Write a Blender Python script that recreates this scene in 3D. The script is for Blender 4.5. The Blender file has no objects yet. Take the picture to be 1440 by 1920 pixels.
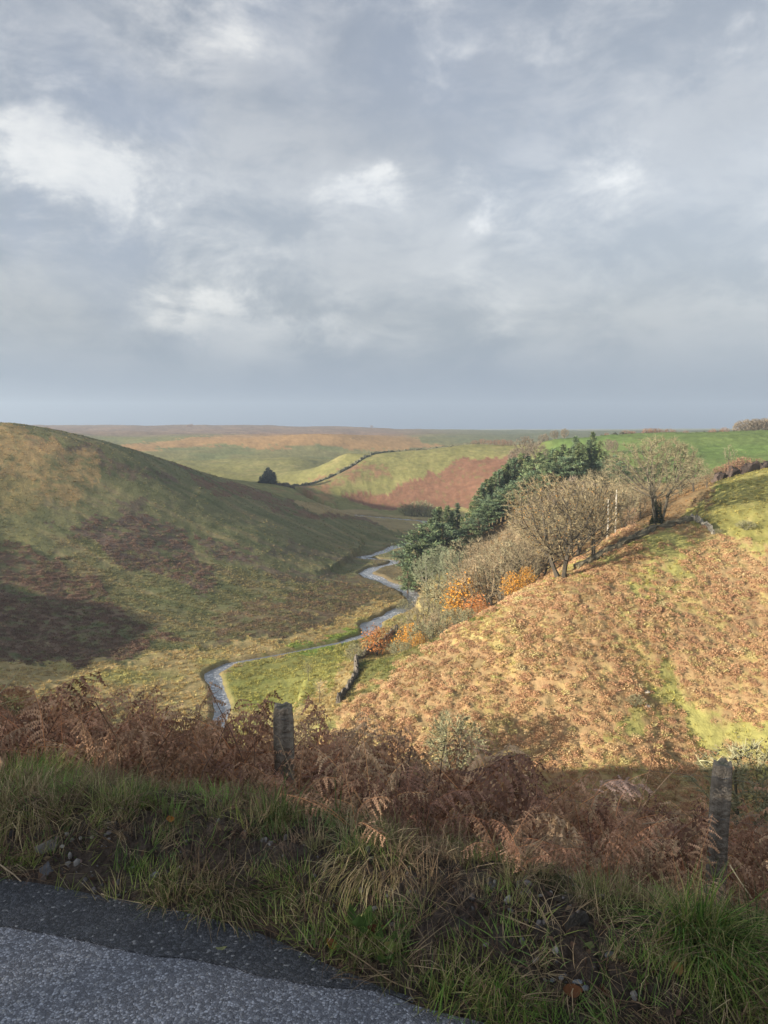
import bpy, math, random
import numpy as np
from mathutils import Vector, Matrix, Euler

# ------------------------------------------------------------------ camera, sky, sun, exposure
scene = bpy.context.scene
COL = scene.collection
R = math.radians
F, PITCH, CAMZ = 1443.0, R(6.1), 1.6
SUN_EL, SUN_AZ = R(12.3), R(-121.0)          # azimuth from +Y towards +X: behind the camera, to the left
SUN_STRENGTH, EXPOSURE = 5.0, 1.32
HAZE = 2.2e-4
SKY_CLOUD = .66

cam = bpy.data.cameras.new('camera')
cam.sensor_fit = 'HORIZONTAL'; cam.sensor_width = 36.0; cam.lens = 36.0*F/1440.0
cam.clip_start = 0.05; cam.clip_end = 40000
camo = bpy.data.objects.new('camera', cam); COL.objects.link(camo)
camo.location = (0, 0, CAMZ); camo.rotation_euler = (math.pi/2-PITCH, 0, 0)
scene.camera = camo

scene.view_settings.view_transform = 'Standard'
scene.view_settings.look = 'None'
scene.view_settings.gamma = 1.0
scene.view_settings.exposure = EXPOSURE
scene.view_settings.use_curve_mapping = False
scene.cycles.max_bounces = 5
scene.cycles.diffuse_bounces = 3
scene.cycles.transparent_max_bounces = 4
scene.cycles.volume_bounces = 0

class NT:
    """small helper to write node trees"""
    def __init__(s, tree): s.t = tree; s.n = tree.nodes; s.l = tree.links
    def new(s, typ, ins=None, **props):
        n = s.n.new(typ)
        for k, v in props.items(): setattr(n, k, v)
        for k, v in (ins or {}).items(): s.put(n.inputs[k], v)
        return n
    def put(s, sock, v):
        if hasattr(v, 'is_output'): s.l.new(v, sock)
        elif hasattr(v, 'outputs'): s.l.new(v.outputs[0], sock)
        else: sock.default_value = v
    def math(s, op, a, b=0.0, c=None, clamp=False):
        n = s.new('ShaderNodeMath', {0: a, 1: b}, operation=op, use_clamp=clamp)
        if c is not None: s.put(n.inputs[2], c)
        return n.outputs[0]
    def noise(s, vec, scale, detail=4, rough=.5, dist=0.0, out=0):
        n = s.new('ShaderNodeTexNoise', {'Scale': scale, 'Detail': detail, 'Roughness': rough, 'Distortion': dist})
        if vec is not None: s.put(n.inputs['Vector'], vec)
        return n.outputs[out]
    def sstep(s, x, a, b):
        n = s.new('ShaderNodeMapRange', {0: x, 1: a, 2: b, 3: 0.0, 4: 1.0}, interpolation_type='SMOOTHSTEP')
        return n.outputs[0]
    def mix(s, f, a, b, mode='MIX'):
        n = s.new('ShaderNodeMix', data_type='RGBA', blend_type=mode)
        s.put(n.inputs[0], f)
        for i, v in ((6, a), (7, b)):
            s.put(n.inputs[i], (*v, 1.0) if isinstance(v, tuple) and len(v) == 3 else v)
        return n.outputs[2]

def sky_world():
    w = bpy.data.worlds.new('World'); scene.world = w; w.use_nodes = True
    t = w.node_tree; t.nodes.clear(); k = NT(t)
    co = k.new('ShaderNodeTexCoord').outputs['Generated']
    sep = k.new('ShaderNodeSeparateXYZ', {0: co})
    x, y, z = sep.outputs
    az0 = k.math('ARCTAN2', x, y); el0 = k.math('ARCSINE', z)
    # wispy warping of the cloud field
    w1 = k.new('ShaderNodeTexNoise', {'Vector': co, 'Scale': 7.0, 'Detail': 7.0, 'Roughness': .6})
    ws = k.new('ShaderNodeSeparateColor', {0: w1.outputs['Color']})
    az = k.math('MULTIPLY_ADD', k.math('SUBTRACT', ws.outputs[0], .5), .24, az0)
    el = k.math('MULTIPLY_ADD', k.math('SUBTRACT', ws.outputs[1], .5), .22, el0)
    ae = k.new('ShaderNodeCombineXYZ', {0: az, 1: el}).outputs[0]
    def blobs(lst):
        tot = None
        for (u, v, su, sv, a) in lst:
            # clouds are set by the direction in which they stand over the hills
            xx = (u-720)/F; yy = (960-v)/F
            d = Vector((xx, math.cos(PITCH)+yy*math.sin(PITCH), -math.sin(PITCH)+yy*math.cos(PITCH))).normalized()
            A = math.atan2(d.x, d.y); E = math.asin(d.z)
            q = k.new('ShaderNodeVectorMath', {0: ae, 1: (F/su, F/sv, 0), 2: (-A*F/su, -E*F/sv, 0)}, operation='MULTIPLY_ADD').outputs[0]
            r2 = k.new('ShaderNodeVectorMath', {0: q, 1: q}, operation='DOT_PRODUCT').outputs['Value']
            tot = k.math('MULTIPLY_ADD', k.math('POWER', .36788, r2), a, 0.0 if tot is None else tot)
        return tot
    bright = blobs([(95,215,85,75,.8),(190,340,115,95,1.0),(60,290,70,40,.5),(300,450,110,70,.35),(400,35,120,65,.75),(810,78,70,55,1.0),
        (490,628,120,60,1.15),(450,545,45,70,.7),(320,555,70,50,.55),(655,385,80,75,.85),(690,345,45,35,.5),
        (850,345,75,45,.7),(905,450,50,26,.9),(1160,320,55,90,.6),(1220,385,60,40,.4),(1380,30,130,45,.7),(900,590,75,60,.45),
        (1000,80,80,45,.5),(630,40,70,50,.45),(990,430,60,60,.35),(560,640,90,40,.4),(700,640,160,50,.25)])
    dark = blobs([(830,215,190,105,.95),(540,260,170,120,.35),(1330,280,150,190,.65),(60,560,130,110,.45),(700,520,160,90,.35),(1150,580,220,90,.35)])
    blue = blobs([(190,490,75,80,1.0),(35,380,60,60,.9),(265,190,75,50,.8),(380,630,70,40,.6),(150,150,70,50,.5),(1020,250,60,100,.4),(60,60,140,80,.4)])
    stretched = k.new('ShaderNodeVectorMath', {0: co, 1: (1, 1, 1.9)}, operation='MULTIPLY').outputs[0]
    n1 = k.noise(stretched, 3.4, 8, .56, .15)
    n2 = k.noise(stretched, 8.0, 10, .66, .3)
    n3 = k.noise(co, 1.6, 3, .5)
    # sunlit cloud tops
    f = k.math('ADD', bright, k.math('MULTIPLY_ADD', k.math('SUBTRACT', n2, .5), 2.6, k.math('MULTIPLY', k.math('SUBTRACT', n1, .5), 1.3)))
    f = k.math('SUBTRACT', f, k.math('MULTIPLY', dark, .7))
    hz = k.sstep(el0, .045, .17)
    fb = k.math('MULTIPLY', k.math('MULTIPLY', k.math('ADD', k.math('MULTIPLY', k.sstep(f, .08, 1.3), .72), k.math('MULTIPLY', k.sstep(f, .60, 1.12), .28)), hz), .9)
    sky = k.new('ShaderNodeTexSky', sky_type='NISHITA', sun_disc=False, sun_elevation=SUN_EL, sun_rotation=SUN_AZ,
                altitude=250.0, air_density=1.0, dust_density=1.5, ozone_density=1.0).outputs[0]
    body = k.math('MULTIPLY_ADD', n2, .55, k.math('MULTIPLY', n1, .5))
    grey = k.mix(k.sstep(body, .43, .63), (.175, .215, .275), (.51, .52, .535))
    grey = k.mix(k.math('MULTIPLY', k.math('MULTIPLY', dark, k.sstep(n1, .25, .62)), .8, clamp=True), grey, (.20, .212, .228))
    gap = k.math('MULTIPLY', k.math('ADD', k.math('MULTIPLY', blue, .9), k.sstep(n3, .6, .8)), .6, clamp=True)
    c = k.mix(gap, grey, (.19, .25, .38))
    c = k.mix(fb, c, k.mix(k.sstep(k.math('MULTIPLY_ADD', ws.outputs[2], .5, k.math('MULTIPLY', n2, .5)), .40, .62), (.60, .615, .64), (1.0, .975, .92)))
    low_ = k.mix(k.sstep(n1, .3, .7), (.10, .18, .345), (.14, .22, .36))
    c = k.mix(k.sstep(el0, .15, .03), c, low_)
    # cloud layer over the clear sky's own light
    lum = k.new('ShaderNodeRGBToBW', {0: sky}).outputs[0]
    veil = k.mix(.72, sky, k.mix(1.0, k.new('ShaderNodeCombineColor', {0: lum, 1: lum, 2: lum}).outputs[0], (1.0, 1.0, 1.03), 'MULTIPLY'))
    b1 = k.new('ShaderNodeBackground', {0: c, 1: SKY_CLOUD*2.0**-EXPOSURE}); b2 = k.new('ShaderNodeBackground', {0: veil, 1: k.math('MULTIPLY_ADD', k.sstep(el0, .02, .32), .042, .015)})
    bg = k.new('ShaderNodeAddShader', {0: b1.outputs[0], 1: b2.outputs[0]})
    out = k.new('ShaderNodeOutputWorld'); t.links.new(bg.outputs[0], out.inputs[0])
    w.cycles.sampling_method = 'MANUAL'; w.cycles.sample_map_resolution = 512
sky_world()

sd = Vector((math.sin(SUN_AZ)*math.cos(SUN_EL), math.cos(SUN_AZ)*math.cos(SUN_EL), math.sin(SUN_EL)))
sl = bpy.data.lights.new('sun', 'SUN'); sl.energy = SUN_STRENGTH; sl.angle = R(.53); sl.color = (1.0, .87, .70)
so = bpy.data.objects.new('sun', sl); COL.objects.link(so); so.rotation_euler = sd.to_track_quat('Z', 'Y').to_euler()
so.location = (-60, -30, 40)

# ------------------------------------------------------------------ helpers
CP, SP = math.cos(PITCH), math.sin(PITCH)
def ray(u, v):
    x = (u-720)/F; y = (960-v)/F
    return (x, CP+y*SP, -SP+y*CP)
def P(u, v, d):
    r = ray(u, v); s = d/r[1]
    return (r[0]*s, d, CAMZ+r[2]*s)
def PZ(u, v, z):
    r = ray(u, v); s = (z-CAMZ)/r[2]
    return (r[0]*s, r[1]*s, z)
def project(X, Y, Z):
    dz = Z-CAMZ
    dep = np.maximum(Y*CP-dz*SP, 1e-3)
    up = Y*SP+dz*CP
    return 720+F*X/dep, 960-F*up/dep, dep

def _h(ix, iy, seed):
    h = (ix.astype(np.int64)*374761393+iy.astype(np.int64)*668265263+seed*974711) & 0xffffffff
    h = ((h ^ (h >> 13))*1274126177) & 0xffffffff
    return (h ^ (h >> 16)) & 0xffffffff
def perlin(x, y, seed=0):
    x = np.asarray(x, float); y = np.asarray(y, float)
    ix = np.floor(x); iy = np.floor(y); fx = x-ix; fy = y-iy
    def g(dx, dy):
        a = _h(ix+dx, iy+dy, seed)*(2*np.pi/4294967296.0)
        return np.cos(a)*(fx-dx)+np.sin(a)*(fy-dy)
    ux = fx*fx*fx*(fx*(fx*6-15)+10); uy = fy*fy*fy*(fy*(fy*6-15)+10)
    a = g(0, 0); b = g(1, 0); c = g(0, 1); d = g(1, 1)
    return ((a+(b-a)*ux)*(1-uy)+(c+(d-c)*ux)*uy)*1.5
def fbm(x, y, octv=4, seed=0, rough=.5):
    t = 0; a = 1.0; n = 0
    for i in range(octv):
        t = t+a*perlin(x*2**i+17.3*i, y*2**i-9.1*i, seed+i); n += a; a *= rough
    return t/n
def sst(x, a, b):
    t = np.clip((x-a)/(b-a), 0, 1); return t*t*(3-2*t)
def polyline_dist(px, py, pts):
    """distance to a polyline, the side sign of the nearest segment and the arc position"""
    best = np.full(np.shape(px), 1e18); side = np.zeros(np.shape(px)); arc = np.zeros(np.shape(px)); L = 0
    for (x0, y0), (x1, y1) in zip(pts[:-1], pts[1:]):
        dx, dy = x1-x0, y1-y0; l2 = dx*dx+dy*dy; l = math.sqrt(l2)
        t = np.clip(((px-x0)*dx+(py-y0)*dy)/l2, 0, 1)
        qx = px-(x0+t*dx); qy = py-(y0+t*dy); d2 = qx*qx+qy*qy
        m = d2 < best
        best = np.where(m, d2, best); side = np.where(m, np.sign(dx*qy-dy*qx), side); arc = np.where(m, L+t*l, arc)
        L += l
    return np.sqrt(best), side, arc
def in_poly(u, v, pts):
    ins = np.zeros(np.shape(u), bool); n = len(pts)
    for i in range(n):
        x0, y0 = pts[i]; x1, y1 = pts[(i+1) % n]
        c = ((y0 > v) != (y1 > v)) & (u < (x1-x0)*(v-y0)/(y1-y0+1e-9)+x0)
        ins ^= c
    return ins

def tag(o, label=None, cat=None, group=None, kind=None):
    if label: o['label'] = label
    if cat: o['category'] = cat
    if group: o['group'] = group
    if kind: o['kind'] = kind
    return o
def link(name, me, mat=None, parent=None, loc=None):
    o = bpy.data.objects.new(name, me); COL.objects.link(o)
    if mat is not None and not me.materials: me.materials.append(mat)
    if parent: o.parent = parent
    if loc is not None: o.location = loc
    return o
def empty(name, loc, rz=0.0, sc=1.0):
    o = bpy.data.objects.new(name, None); COL.objects.link(o); o.location = loc; o.rotation_euler = (0, 0, rz)
    o.scale = (sc, sc, sc) if not isinstance(sc, tuple) else sc
    o.empty_display_size = .2
    return o
def np_mesh(name, V, faces, smooth=False, attrs=None):
    """faces: an (n,3) or (n,4) array, or a list of such arrays"""
    me = bpy.data.meshes.new(name)
    V = np.asarray(V, np.float32)
    fl = faces if isinstance(faces, list) else [faces]
    fl = [np.asarray(f, np.int32) for f in fl if len(f)]
    loops = np.concatenate([f.ravel() for f in fl]); tot = np.concatenate([np.full(len(f), f.shape[1], np.int32) for f in fl])
    start = np.concatenate([[0], np.cumsum(tot)[:-1]]).astype(np.int32)
    me.vertices.add(len(V)); me.vertices.foreach_set('co', V.ravel())
    me.loops.add(len(loops)); me.loops.foreach_set('vertex_index', loops)
    me.polygons.add(len(tot)); me.polygons.foreach_set('loop_start', start); me.polygons.foreach_set('loop_total', tot)
    me.polygons.foreach_set('use_smooth', np.full(len(tot), smooth))
    for nm, (typ, arr) in (attrs or {}).items():
        a = me.attributes.new(nm, typ, 'POINT'); arr = np.asarray(arr, np.float32)
        if typ == 'FLOAT_COLOR':
            if arr.shape[1] == 3: arr = np.concatenate([arr, np.ones((len(arr), 1), np.float32)], 1)
            a.data.foreach_set('color', arr.ravel())
        elif typ == 'FLOAT_VECTOR': a.data.foreach_set('vector', arr.ravel())
        else: a.data.foreach_set('value', arr.ravel())
    me.update(); me.validate()
    return me

class MB:
    """collects vertices and faces of one mesh"""
    def __init__(s): s.v = []; s.t = []; s.q = []; s.c = []; s.col = (1, 1, 1)
    def add(s, vs, tris=(), quads=()):
        b = len(s.v); s.v.extend(vs); s.c.extend([s.col]*len(vs))
        s.t.extend([(a+b, c+b, d+b) for a, c, d in tris]); s.q.extend([(a+b, c+b, d+b, e+b) for a, c, d, e in quads])
    def tube(s, pts, rad, n=6, cap=True):
        rings = []; prev = None
        for i, p in enumerate(pts):
            p = Vector(p); a = Vector(pts[max(i-1, 0)]); b = Vector(pts[min(i+1, len(pts)-1)])
            d = (b-a).normalized()
            if prev is None:
                ref = Vector((0, 0, 1)) if abs(d.z) < .9 else Vector((1, 0, 0)); x = d.cross(ref).normalized()
            else: x = (prev-d*prev.dot(d)).normalized()
            prev = x; y = d.cross(x); r = rad[i] if hasattr(rad, '__len__') else rad
            rings.append([tuple(p+(x*math.cos(2*math.pi*k/n)+y*math.sin(2*math.pi*k/n))*r) for k in range(n)])
        vs = [v for r in rings for v in r]; qs = []
        for i in range(len(rings)-1):
            for k in range(n): qs.append((i*n+k, i*n+(k+1) % n, (i+1)*n+(k+1) % n, (i+1)*n+k))
        tr = []
        if cap:
            vs.append(tuple(pts[0])); vs.append(tuple(pts[-1])); b0 = len(vs)-2; e = (len(rings)-1)*n
            for k in range(n): tr.append((b0, (k+1) % n, k)); tr.append((b0+1, e+k, e+(k+1) % n))
        s.add(vs, tr, qs)
    def mesh(s, name, smooth=False):
        f = []
        if s.t: f.append(np.array(s.t))
        if s.q: f.append(np.array(s.q))
        return np_mesh(name, np.array(s.v), f, smooth, {'col': ('FLOAT_COLOR', np.array(s.c, np.float32))})

# ------------------------------------------------------------------ materials
def material(name, build, **kw):
    m = bpy.data.materials.new(name); m.use_nodes = True; m.node_tree.nodes.clear(); k = NT(m.node_tree)
    out = k.new('ShaderNodeOutputMaterial'); sh = build(k, **kw)
    m.node_tree.links.new(sh, out.inputs[0]); return m
def principled(k, col, rough=.8, normal=None, spec=.3, **kw):
    n = k.new('ShaderNodeBsdfPrincipled')
    k.put(n.inputs['Base Color'], (*col, 1.0) if isinstance(col, tuple) and len(col) == 3 else col)
    k.put(n.inputs['Roughness'], rough); k.put(n.inputs['Specular IOR Level'], spec)
    if normal is not None: k.put(n.inputs['Normal'], normal)
    for a, b in kw.items(): k.put(n.inputs[a], b)
    return n.outputs[0]
def obj_co(k): return k.new('ShaderNodeTexCoord').outputs['Object']
def bump(k, h, strength=.5, dist=.1):
    return k.new('ShaderNodeBump', {'Height': h, 'Strength': strength, 'Distance': dist}).outputs[0]

def b_ground(k, s1=1.4, s2=.25, bd=.35, bs=.6):
    co = obj_co(k); c = k.new('ShaderNodeAttribute', attribute_name='col').outputs['Color']
    n = k.noise(co, s1, 6, .65); n2 = k.noise(co, s2, 5, .6)
    f = k.math('MULTIPLY_ADD', n, .9, k.math('MULTIPLY', n2, .5))
    c2 = k.mix(1.0, c, k.new('ShaderNodeCombineColor', {0: k.math('ADD', f, .30), 1: k.math('ADD', f, .30), 2: k.math('ADD', f, .29)}).outputs[0], 'MULTIPLY')
    return principled(k, c2, .92, bump(k, n, bs, bd), .1)
M = {}
M['hill'] = material('hill_cover', b_ground)
M['moor'] = material('moor_cover', b_ground, s1=.25, s2=.05, bd=1.2, bs=.5)
def b_verge(k):
    co = obj_co(k); c = k.new('ShaderNodeAttribute', attribute_name='col').outputs['Color']
    n = k.noise(co, 38, 8, .75); n2 = k.noise(co, 6, 5, .65)
    f = k.math('MULTIPLY_ADD', k.sstep(n, .3, .7), 1.15, k.math('MULTIPLY', n2, .6))
    c2 = k.mix(1.0, c, k.new('ShaderNodeCombineColor', {0: k.math('ADD', f, .15), 1: k.math('ADD', f, .14), 2: k.math('ADD', f, .12)}).outputs[0], 'MULTIPLY')
    return principled(k, c2, .85, bump(k, n, 1.0, .035), .2)
M['verge'] = material('verge_soil', b_verge)
def b_asphalt(k, lo, hi, amt, sc=95):
    co = obj_co(k)
    vo = k.new('ShaderNodeTexVoronoi', {'Vector': co, 'Scale': sc, 'Randomness': 1.0}); vc = k.new('ShaderNodeSeparateColor', {0: vo.outputs['Color']})
    vd = k.new('ShaderNodeTexVoronoi', {'Vector': co, 'Scale': sc}, feature='DISTANCE_TO_EDGE').outputs['Distance']
    n = k.noise(co, 2.2, 6, .65); n2 = k.noise(co, 160, 3, .6)
    chip = k.math('MULTIPLY', k.sstep(k.math('MULTIPLY_ADD', k.math('SUBTRACT', n, .5), amt, vc.outputs[0]), .25, .9), k.sstep(vd, .0, .12))
    c = k.mix(chip, lo, hi)
    c = k.mix(k.math('MULTIPLY', k.sstep(vc.outputs[1], .965, .985), .8), c, (.42, .43, .45))
    c = k.mix(k.math('MULTIPLY', k.sstep(n2, .35, .7), .35), c, lo)
    h = k.math('ADD', k.math('MULTIPLY', k.sstep(vd, 0, .25), k.math('ADD', vc.outputs[2], .35)), k.math('MULTIPLY', n2, .3))
    return principled(k, c, k.math('MULTIPLY_ADD', n, .3, .42), bump(k, h, .9, .006), .5)
M['road'] = material('worn_asphalt', b_asphalt, lo=(.14, .15, .18), hi=(.47, .50, .58), amt=1.1, sc=120)
M['strip'] = material('dark_asphalt', b_asphalt, lo=(.038, .043, .054), hi=(.125, .135, .16), amt=.7, sc=120)
def b_water(k):
    co = obj_co(k)
    n = k.noise(co, 1.6, 6, .7, .6); n2 = k.noise(co, .16, 4, .6, .5); n4 = k.noise(co, .5, 3, .5)
    f = k.math('MULTIPLY', k.sstep(n, .46, .66), k.sstep(n2, .40, .60))          # broken water over the shallows, and sky reflections painted pale
    c = k.mix(k.math('MULTIPLY', f, .9), (.20, .22, .25), (.85, .87, .90))  # pale base colour stands in for reflected sky
    return principled(k, c, k.math('MULTIPLY_ADD', f, .4, .10), bump(k, k.math('ADD', n, n4), .30, .3), .9, IOR=1.33)
M['water'] = material('river_water', b_water)
def b_mesh_col(k, rough=.85, var=.35, scale=1.2, spec=.15, bs=0.0, trans=0.0):
    c = k.new('ShaderNodeAttribute', attribute_name='col').outputs['Color']
    n = k.noise(obj_co(k), scale, 5, .6)
    orn = k.new('ShaderNodeObjectInfo').outputs['Random']
    f = k.math('ADD', k.math('MULTIPLY_ADD', k.math('SUBTRACT', n, .5), var*2.2, 1.0), k.math('MULTIPLY', k.math('SUBTRACT', orn, .5), .3))
    c = k.mix(1.0, c, k.new('ShaderNodeCombineColor', {0: f, 1: f, 2: f}).outputs[0], 'MULTIPLY')
    nm = bump(k, n, bs, .05) if bs else None
    p = principled(k, c, rough, nm, spec)
    if trans:
        tr = k.new('ShaderNodeBsdfTranslucent', {0: c}); mx = k.new('ShaderNodeMixShader', {0: trans, 1: p, 2: tr.outputs[0]}); return mx.outputs[0]
    return p
M['bark'] = material('bark', b_mesh_col, var=.4, scale=3.0, bs=.6)
M['twig'] = material('twigs', b_mesh_col, var=.25, scale=.4)
M['leaf'] = material('tree_leaves', b_mesh_col, var=.4, scale=.5, trans=.25)
M['needle'] = material('conifer_needles', b_mesh_col, var=.55, scale=.45, trans=.12)
M['stone'] = material('field_stone', b_mesh_col, var=.5, scale=2.5, bs=.8)
M['pebble'] = material('verge_stone', b_mesh_col, var=.45, scale=45, bs=.5, spec=.35)
M['wood'] = material('weathered_wood', b_mesh_col, var=.6, scale=28, bs=.8)
M['plain'] = material('plant_parts', b_mesh_col, var=.25, scale=25, spec=.25, trans=.2)
M['wool'] = material('wool', b_mesh_col, var=.1)
def b_inst(k, rough=.75, spec=.25, trans=.2):
    c = k.new('ShaderNodeAttribute', attribute_name='tint', attribute_type='INSTANCER').outputs['Color']
    g = k.new('ShaderNodeAttribute', attribute_name='col').outputs['Color']
    c = k.mix(1.0, c, g, 'MULTIPLY')
    p = principled(k, c, rough, None, spec)
    tr = k.new('ShaderNodeBsdfTranslucent', {0: c}); return k.new('ShaderNodeMixShader', {0: trans, 1: p, 2: tr.outputs[0]}).outputs[0]
M['inst'] = material('scattered_plants', b_inst)
M['inst_stone'] = material('scattered_stones', b_inst, trans=0.0)

# ------------------------------------------------------------------ shape of the land
EDGE_PX = [(0,1648),(100,1662),(200,1684),(300,1703),(400,1724),(480,1748),(560,1782),(640,1822),(700,1848),(780,1878),(860,1904),(920,1922)]
edge = [PZ(u, v, 0.0)[:2] for u, v in EDGE_PX]
d0 = Vector((edge[0][0]-edge[3][0], edge[0][1]-edge[3][1])).normalized(); d1 = Vector((edge[-1][0]-edge[-4][0], edge[-1][1]-edge[-4][1])).normalized()
dl = Vector((-.985, .10)).normalized()
left = []; q = Vector(edge[0]); dd = d0.copy()
for st in (1, 2, 4, 8, 15, 30, 60, 120, 300):
    dd = (dd*.6+dl*.4).normalized(); q = q+dd*st; left.append((q.x, q.y))
right = []; q = Vector(edge[-1]); dd = d1.copy(); dr = Vector((.93, -.36)).normalized()
for st in (.5, 1, 2, 4, 8, 15, 30, 60, 120, 300):
    dd = (dd*.6+dr*.4).normalized(); q = q+dd*st; right.append((q.x, q.y))
EDGE = left[::-1]+edge+right
def road_s(x, y):
    d, side, arc = polyline_dist(x, y, EDGE)
    return d*side, arc
# side sign so that the valley is positive
_t = road_s(np.array([0.0]), np.array([8.0]))[0][0]
SGN = 1.0 if _t > 0 else -1.0

def road_z(arc): return -.115*np.maximum(0, _amid-14-arc)  # unseen left stretch drops away so the low sun reaches the far slope
_amid = float(np.cumsum(np.linalg.norm(np.diff(np.array(EDGE), axis=0), axis=1))[len(left)-1])

RIV_Z = -42.6
RIV = [PZ(u, v, RIV_Z)[:2] for u, v in [(250,1560),(330,1450),(400,1388),(418,1330),(408,1290),(396,1264),(430,1246),(540,1226),(640,1206),(690,1190),(697,1170),(735,1152),(778,1131),(768,1110),(722,1092),(684,1076),(700,1066),(735,1058),(742,1052),(700,1049),(676,1046),(706,1040)]]
RIVW = [.6]*5+[.75,.3,.15,.25,.9,1.6,1.5,1.0,1.2,1.6,1.5,1.3,.9,.6,1.1,1.4,1.1]+[1.8]*5
RIV += [(5, 290), (25, 320), (20, 370), (-20, 400), (-50, 460)]

def river_dist(x, y):
    d, _, arc = polyline_dist(x, y, RIV); ar = np.concatenate([[0], np.cumsum(np.linalg.norm(np.diff(np.array(RIV), axis=0), axis=1))])
    return d+2.6-np.interp(arc, ar, RIVW)*(1+.55*perlin(arc/7.0, arc*0+.3, 77)+.35*perlin(arc/2.6, arc*0+.7, 78))

def ctl():
    c = []
    A = lambda *p: c.append(p)
    for p in [(120,1245),(250,1232),(400,1215),(560,1190),(690,1160),(300,1270),(480,1300),(520,1250),(600,1225),(330,1330)]: A(*PZ(*p, -41.6))
    A(*PZ(0, 1240, -40.5)); A(*PZ(720, 1120, -41.4)); A(*PZ(640, 1150, -41)); A(*PZ(700, 1085, -41)); A(*PZ(730, 1048, -41.6)); A(*PZ(745,1080,-41.6))
    # left hill
    for p in [(0,1100,180),(0,1000,208),(0,900,238),(0,830,262),(0,795,280),(125,1100,186),(125,1000,216),(125,900,248),(125,820,278),
              (250,1100,190),(250,1000,225),(250,920,255),(250,849,285),(350,1000,236),(350,881,292),(450,1100,197),(450,1000,245),(450,915,302),
              (600,1100,208),(600,1040,245),(600,1000,275),(600,948,322),(700,1020,288),(700,982,328),(795,991,348),(745,1015,300)]: A(*P(*p))
    for p in [(-180,360,0),(-150,420,-8),(-110,370,-17),(-70,380,-30),(-30,385,-38),(10,395,-43),(-260,240,16),(-280,350,16),(-210,150,-18),(-330,160,8),(-500,300,22),(-260,480,-2)]: A(*p)
    # second hill and the moor behind
    for p in [(800,965,415),(700,955,425),(600,932,450),(500,906,462),(650,890,490),(650,850,560),(880,940,430),(880,880,480),(880,833,565),(950,836,545),(760,846,560),(960,880,450),
              (400,835,820),(600,813,900),(760,828,900),(300,850,720),(400,872,640),(550,862,640),(820,838,860),(220,830,900),(130,808,1500),
              (300,800,1750),(450,797,1900),(650,801,1950),(800,809,2300),(1000,807,3500),(1300,804,4000),(700,815,1350)]: A(*P(*p))
    A(-60, 520, -40); A(-20, 600, -34); A(40, 680, -30); A(140, 700, -16); A(-150, 560, -34); A(-250,650,-25); A(-400,800,-8); A(-10, 460, -42)
    # right-hand face and its brow
    for p in [(680,1322,105),(760,1265,110),(860,1200,115),(950,1140,121),(1045,1085,128),(1150,1027,137),(1230,986,145),(1300,978,147),
              (750,1352,101),(850,1300,104),(850,1240,111),(1000,1250,107),(1000,1160,117),(1000,1400,98),(1150,1300,104),(1200,1200,113),(1200,1100,125),
              (1300,1400,100),(1300,1200,114),(1300,1080,128),(1440,1400,98),(1440,1200,115),(1440,1100,126),(1440,1000,137),(1440,960,143),(1440,925,157),(1440,880,176),(1340,950,152),(1350,905,167),(1400,895,172)]: A(*P(*p))
    for p in [(125,125,-10),(150,180,0),(110,85,-20),(160,80,-6),(230,140,6),(260,250,6),(0,84,-40.6),(30,80,-41),(60,76,-39),(90,72,-30)]: A(*p)
    # behind the brow: wooded bank of the river, the green field
    for p in [(790,1085,212),(860,1020,222),(930,985,228),(1050,940,240),(1150,902,250),(860,1160,165),(950,1140,152),(1000,1100,158),(1060,1050,166),(1150,990,170),(1230,955,178),
              (760,1240,134),(830,1215,140),(700,1235,130),(640,1302,113),(1180,870,275),(1340,877,250),(1300,821,450),(1440,812,460),(1150,819,470),(1440,850,270),(1000,840,380),(1060,850,300),(960,905,300),(870,985,290)]: A(*P(*p))
    for p in [(60,330,-28),(60,380,-30),(90,440,-16),(400,430,3),(300,600,-6),(200,700,-12),(600,900,5),(1200,1500,5)]: A(*p)
    # our own hillside, below and above the road
    E = np.array(EDGE); seg = np.linalg.norm(np.diff(E, axis=0), axis=1); ar = np.concatenate([[0], np.cumsum(seg)])
    i0 = len(left); a0 = ar[i0]
    for t in (-130, -80, -45, -25, -10, 0, 10, 25, 45, 80):
        a = a0+t; i = min(max(np.searchsorted(ar, a)-1, 0), len(E)-2); f = (a-ar[i])/seg[i]
        p = E[i]*(1-f)+E[i+1]*f; dr_ = (E[i+1]-E[i])/seg[i]; n = np.array([-dr_[1], dr_[0]])
        if n[1] < 0: n = -n
        for s, z in ((2, -.9), (7, -3.6), (14, -7.4), (28, -15.4), (46, -26.2)):
            if t > 20 and s > 20: z *= 1.0
            x_, y_ = p+n*s
            if t < -40 and s > 40: z = -24.0
            c.append((x_, y_, z+float(road_z(a))*max(0, 1-s/45)))
        for s, z in ((-7, .1), (-20, 1.0 if t < -5 else 3.0), (-50, 2.0 if t < -5 else 9.0)): c.append((*(p+n*s), z+float(road_z(a))))
    A(-13,24,-6.2); A(-18,24,-5.8); A(-7.5,25,-12); A(-15,34,-13.5); A(-23,45,-21); A(-35,45,-21.5); A(-11,45,-21.5); A(-25,55,-26); A(-44,59,-28); A(-59,56,-27); A(-72,60,-27); A(-14,57,-29); A(-30,70,-33); A(-20,72,-37); A(-48,78,-33); A(-48,100,-39); A(-150,108,-15); A(-190,95,-12); A(-110,60,-26); A(-110,35,-18)  # unseen left slopes lowered for the sun; far knoll added to shade the floor
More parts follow.
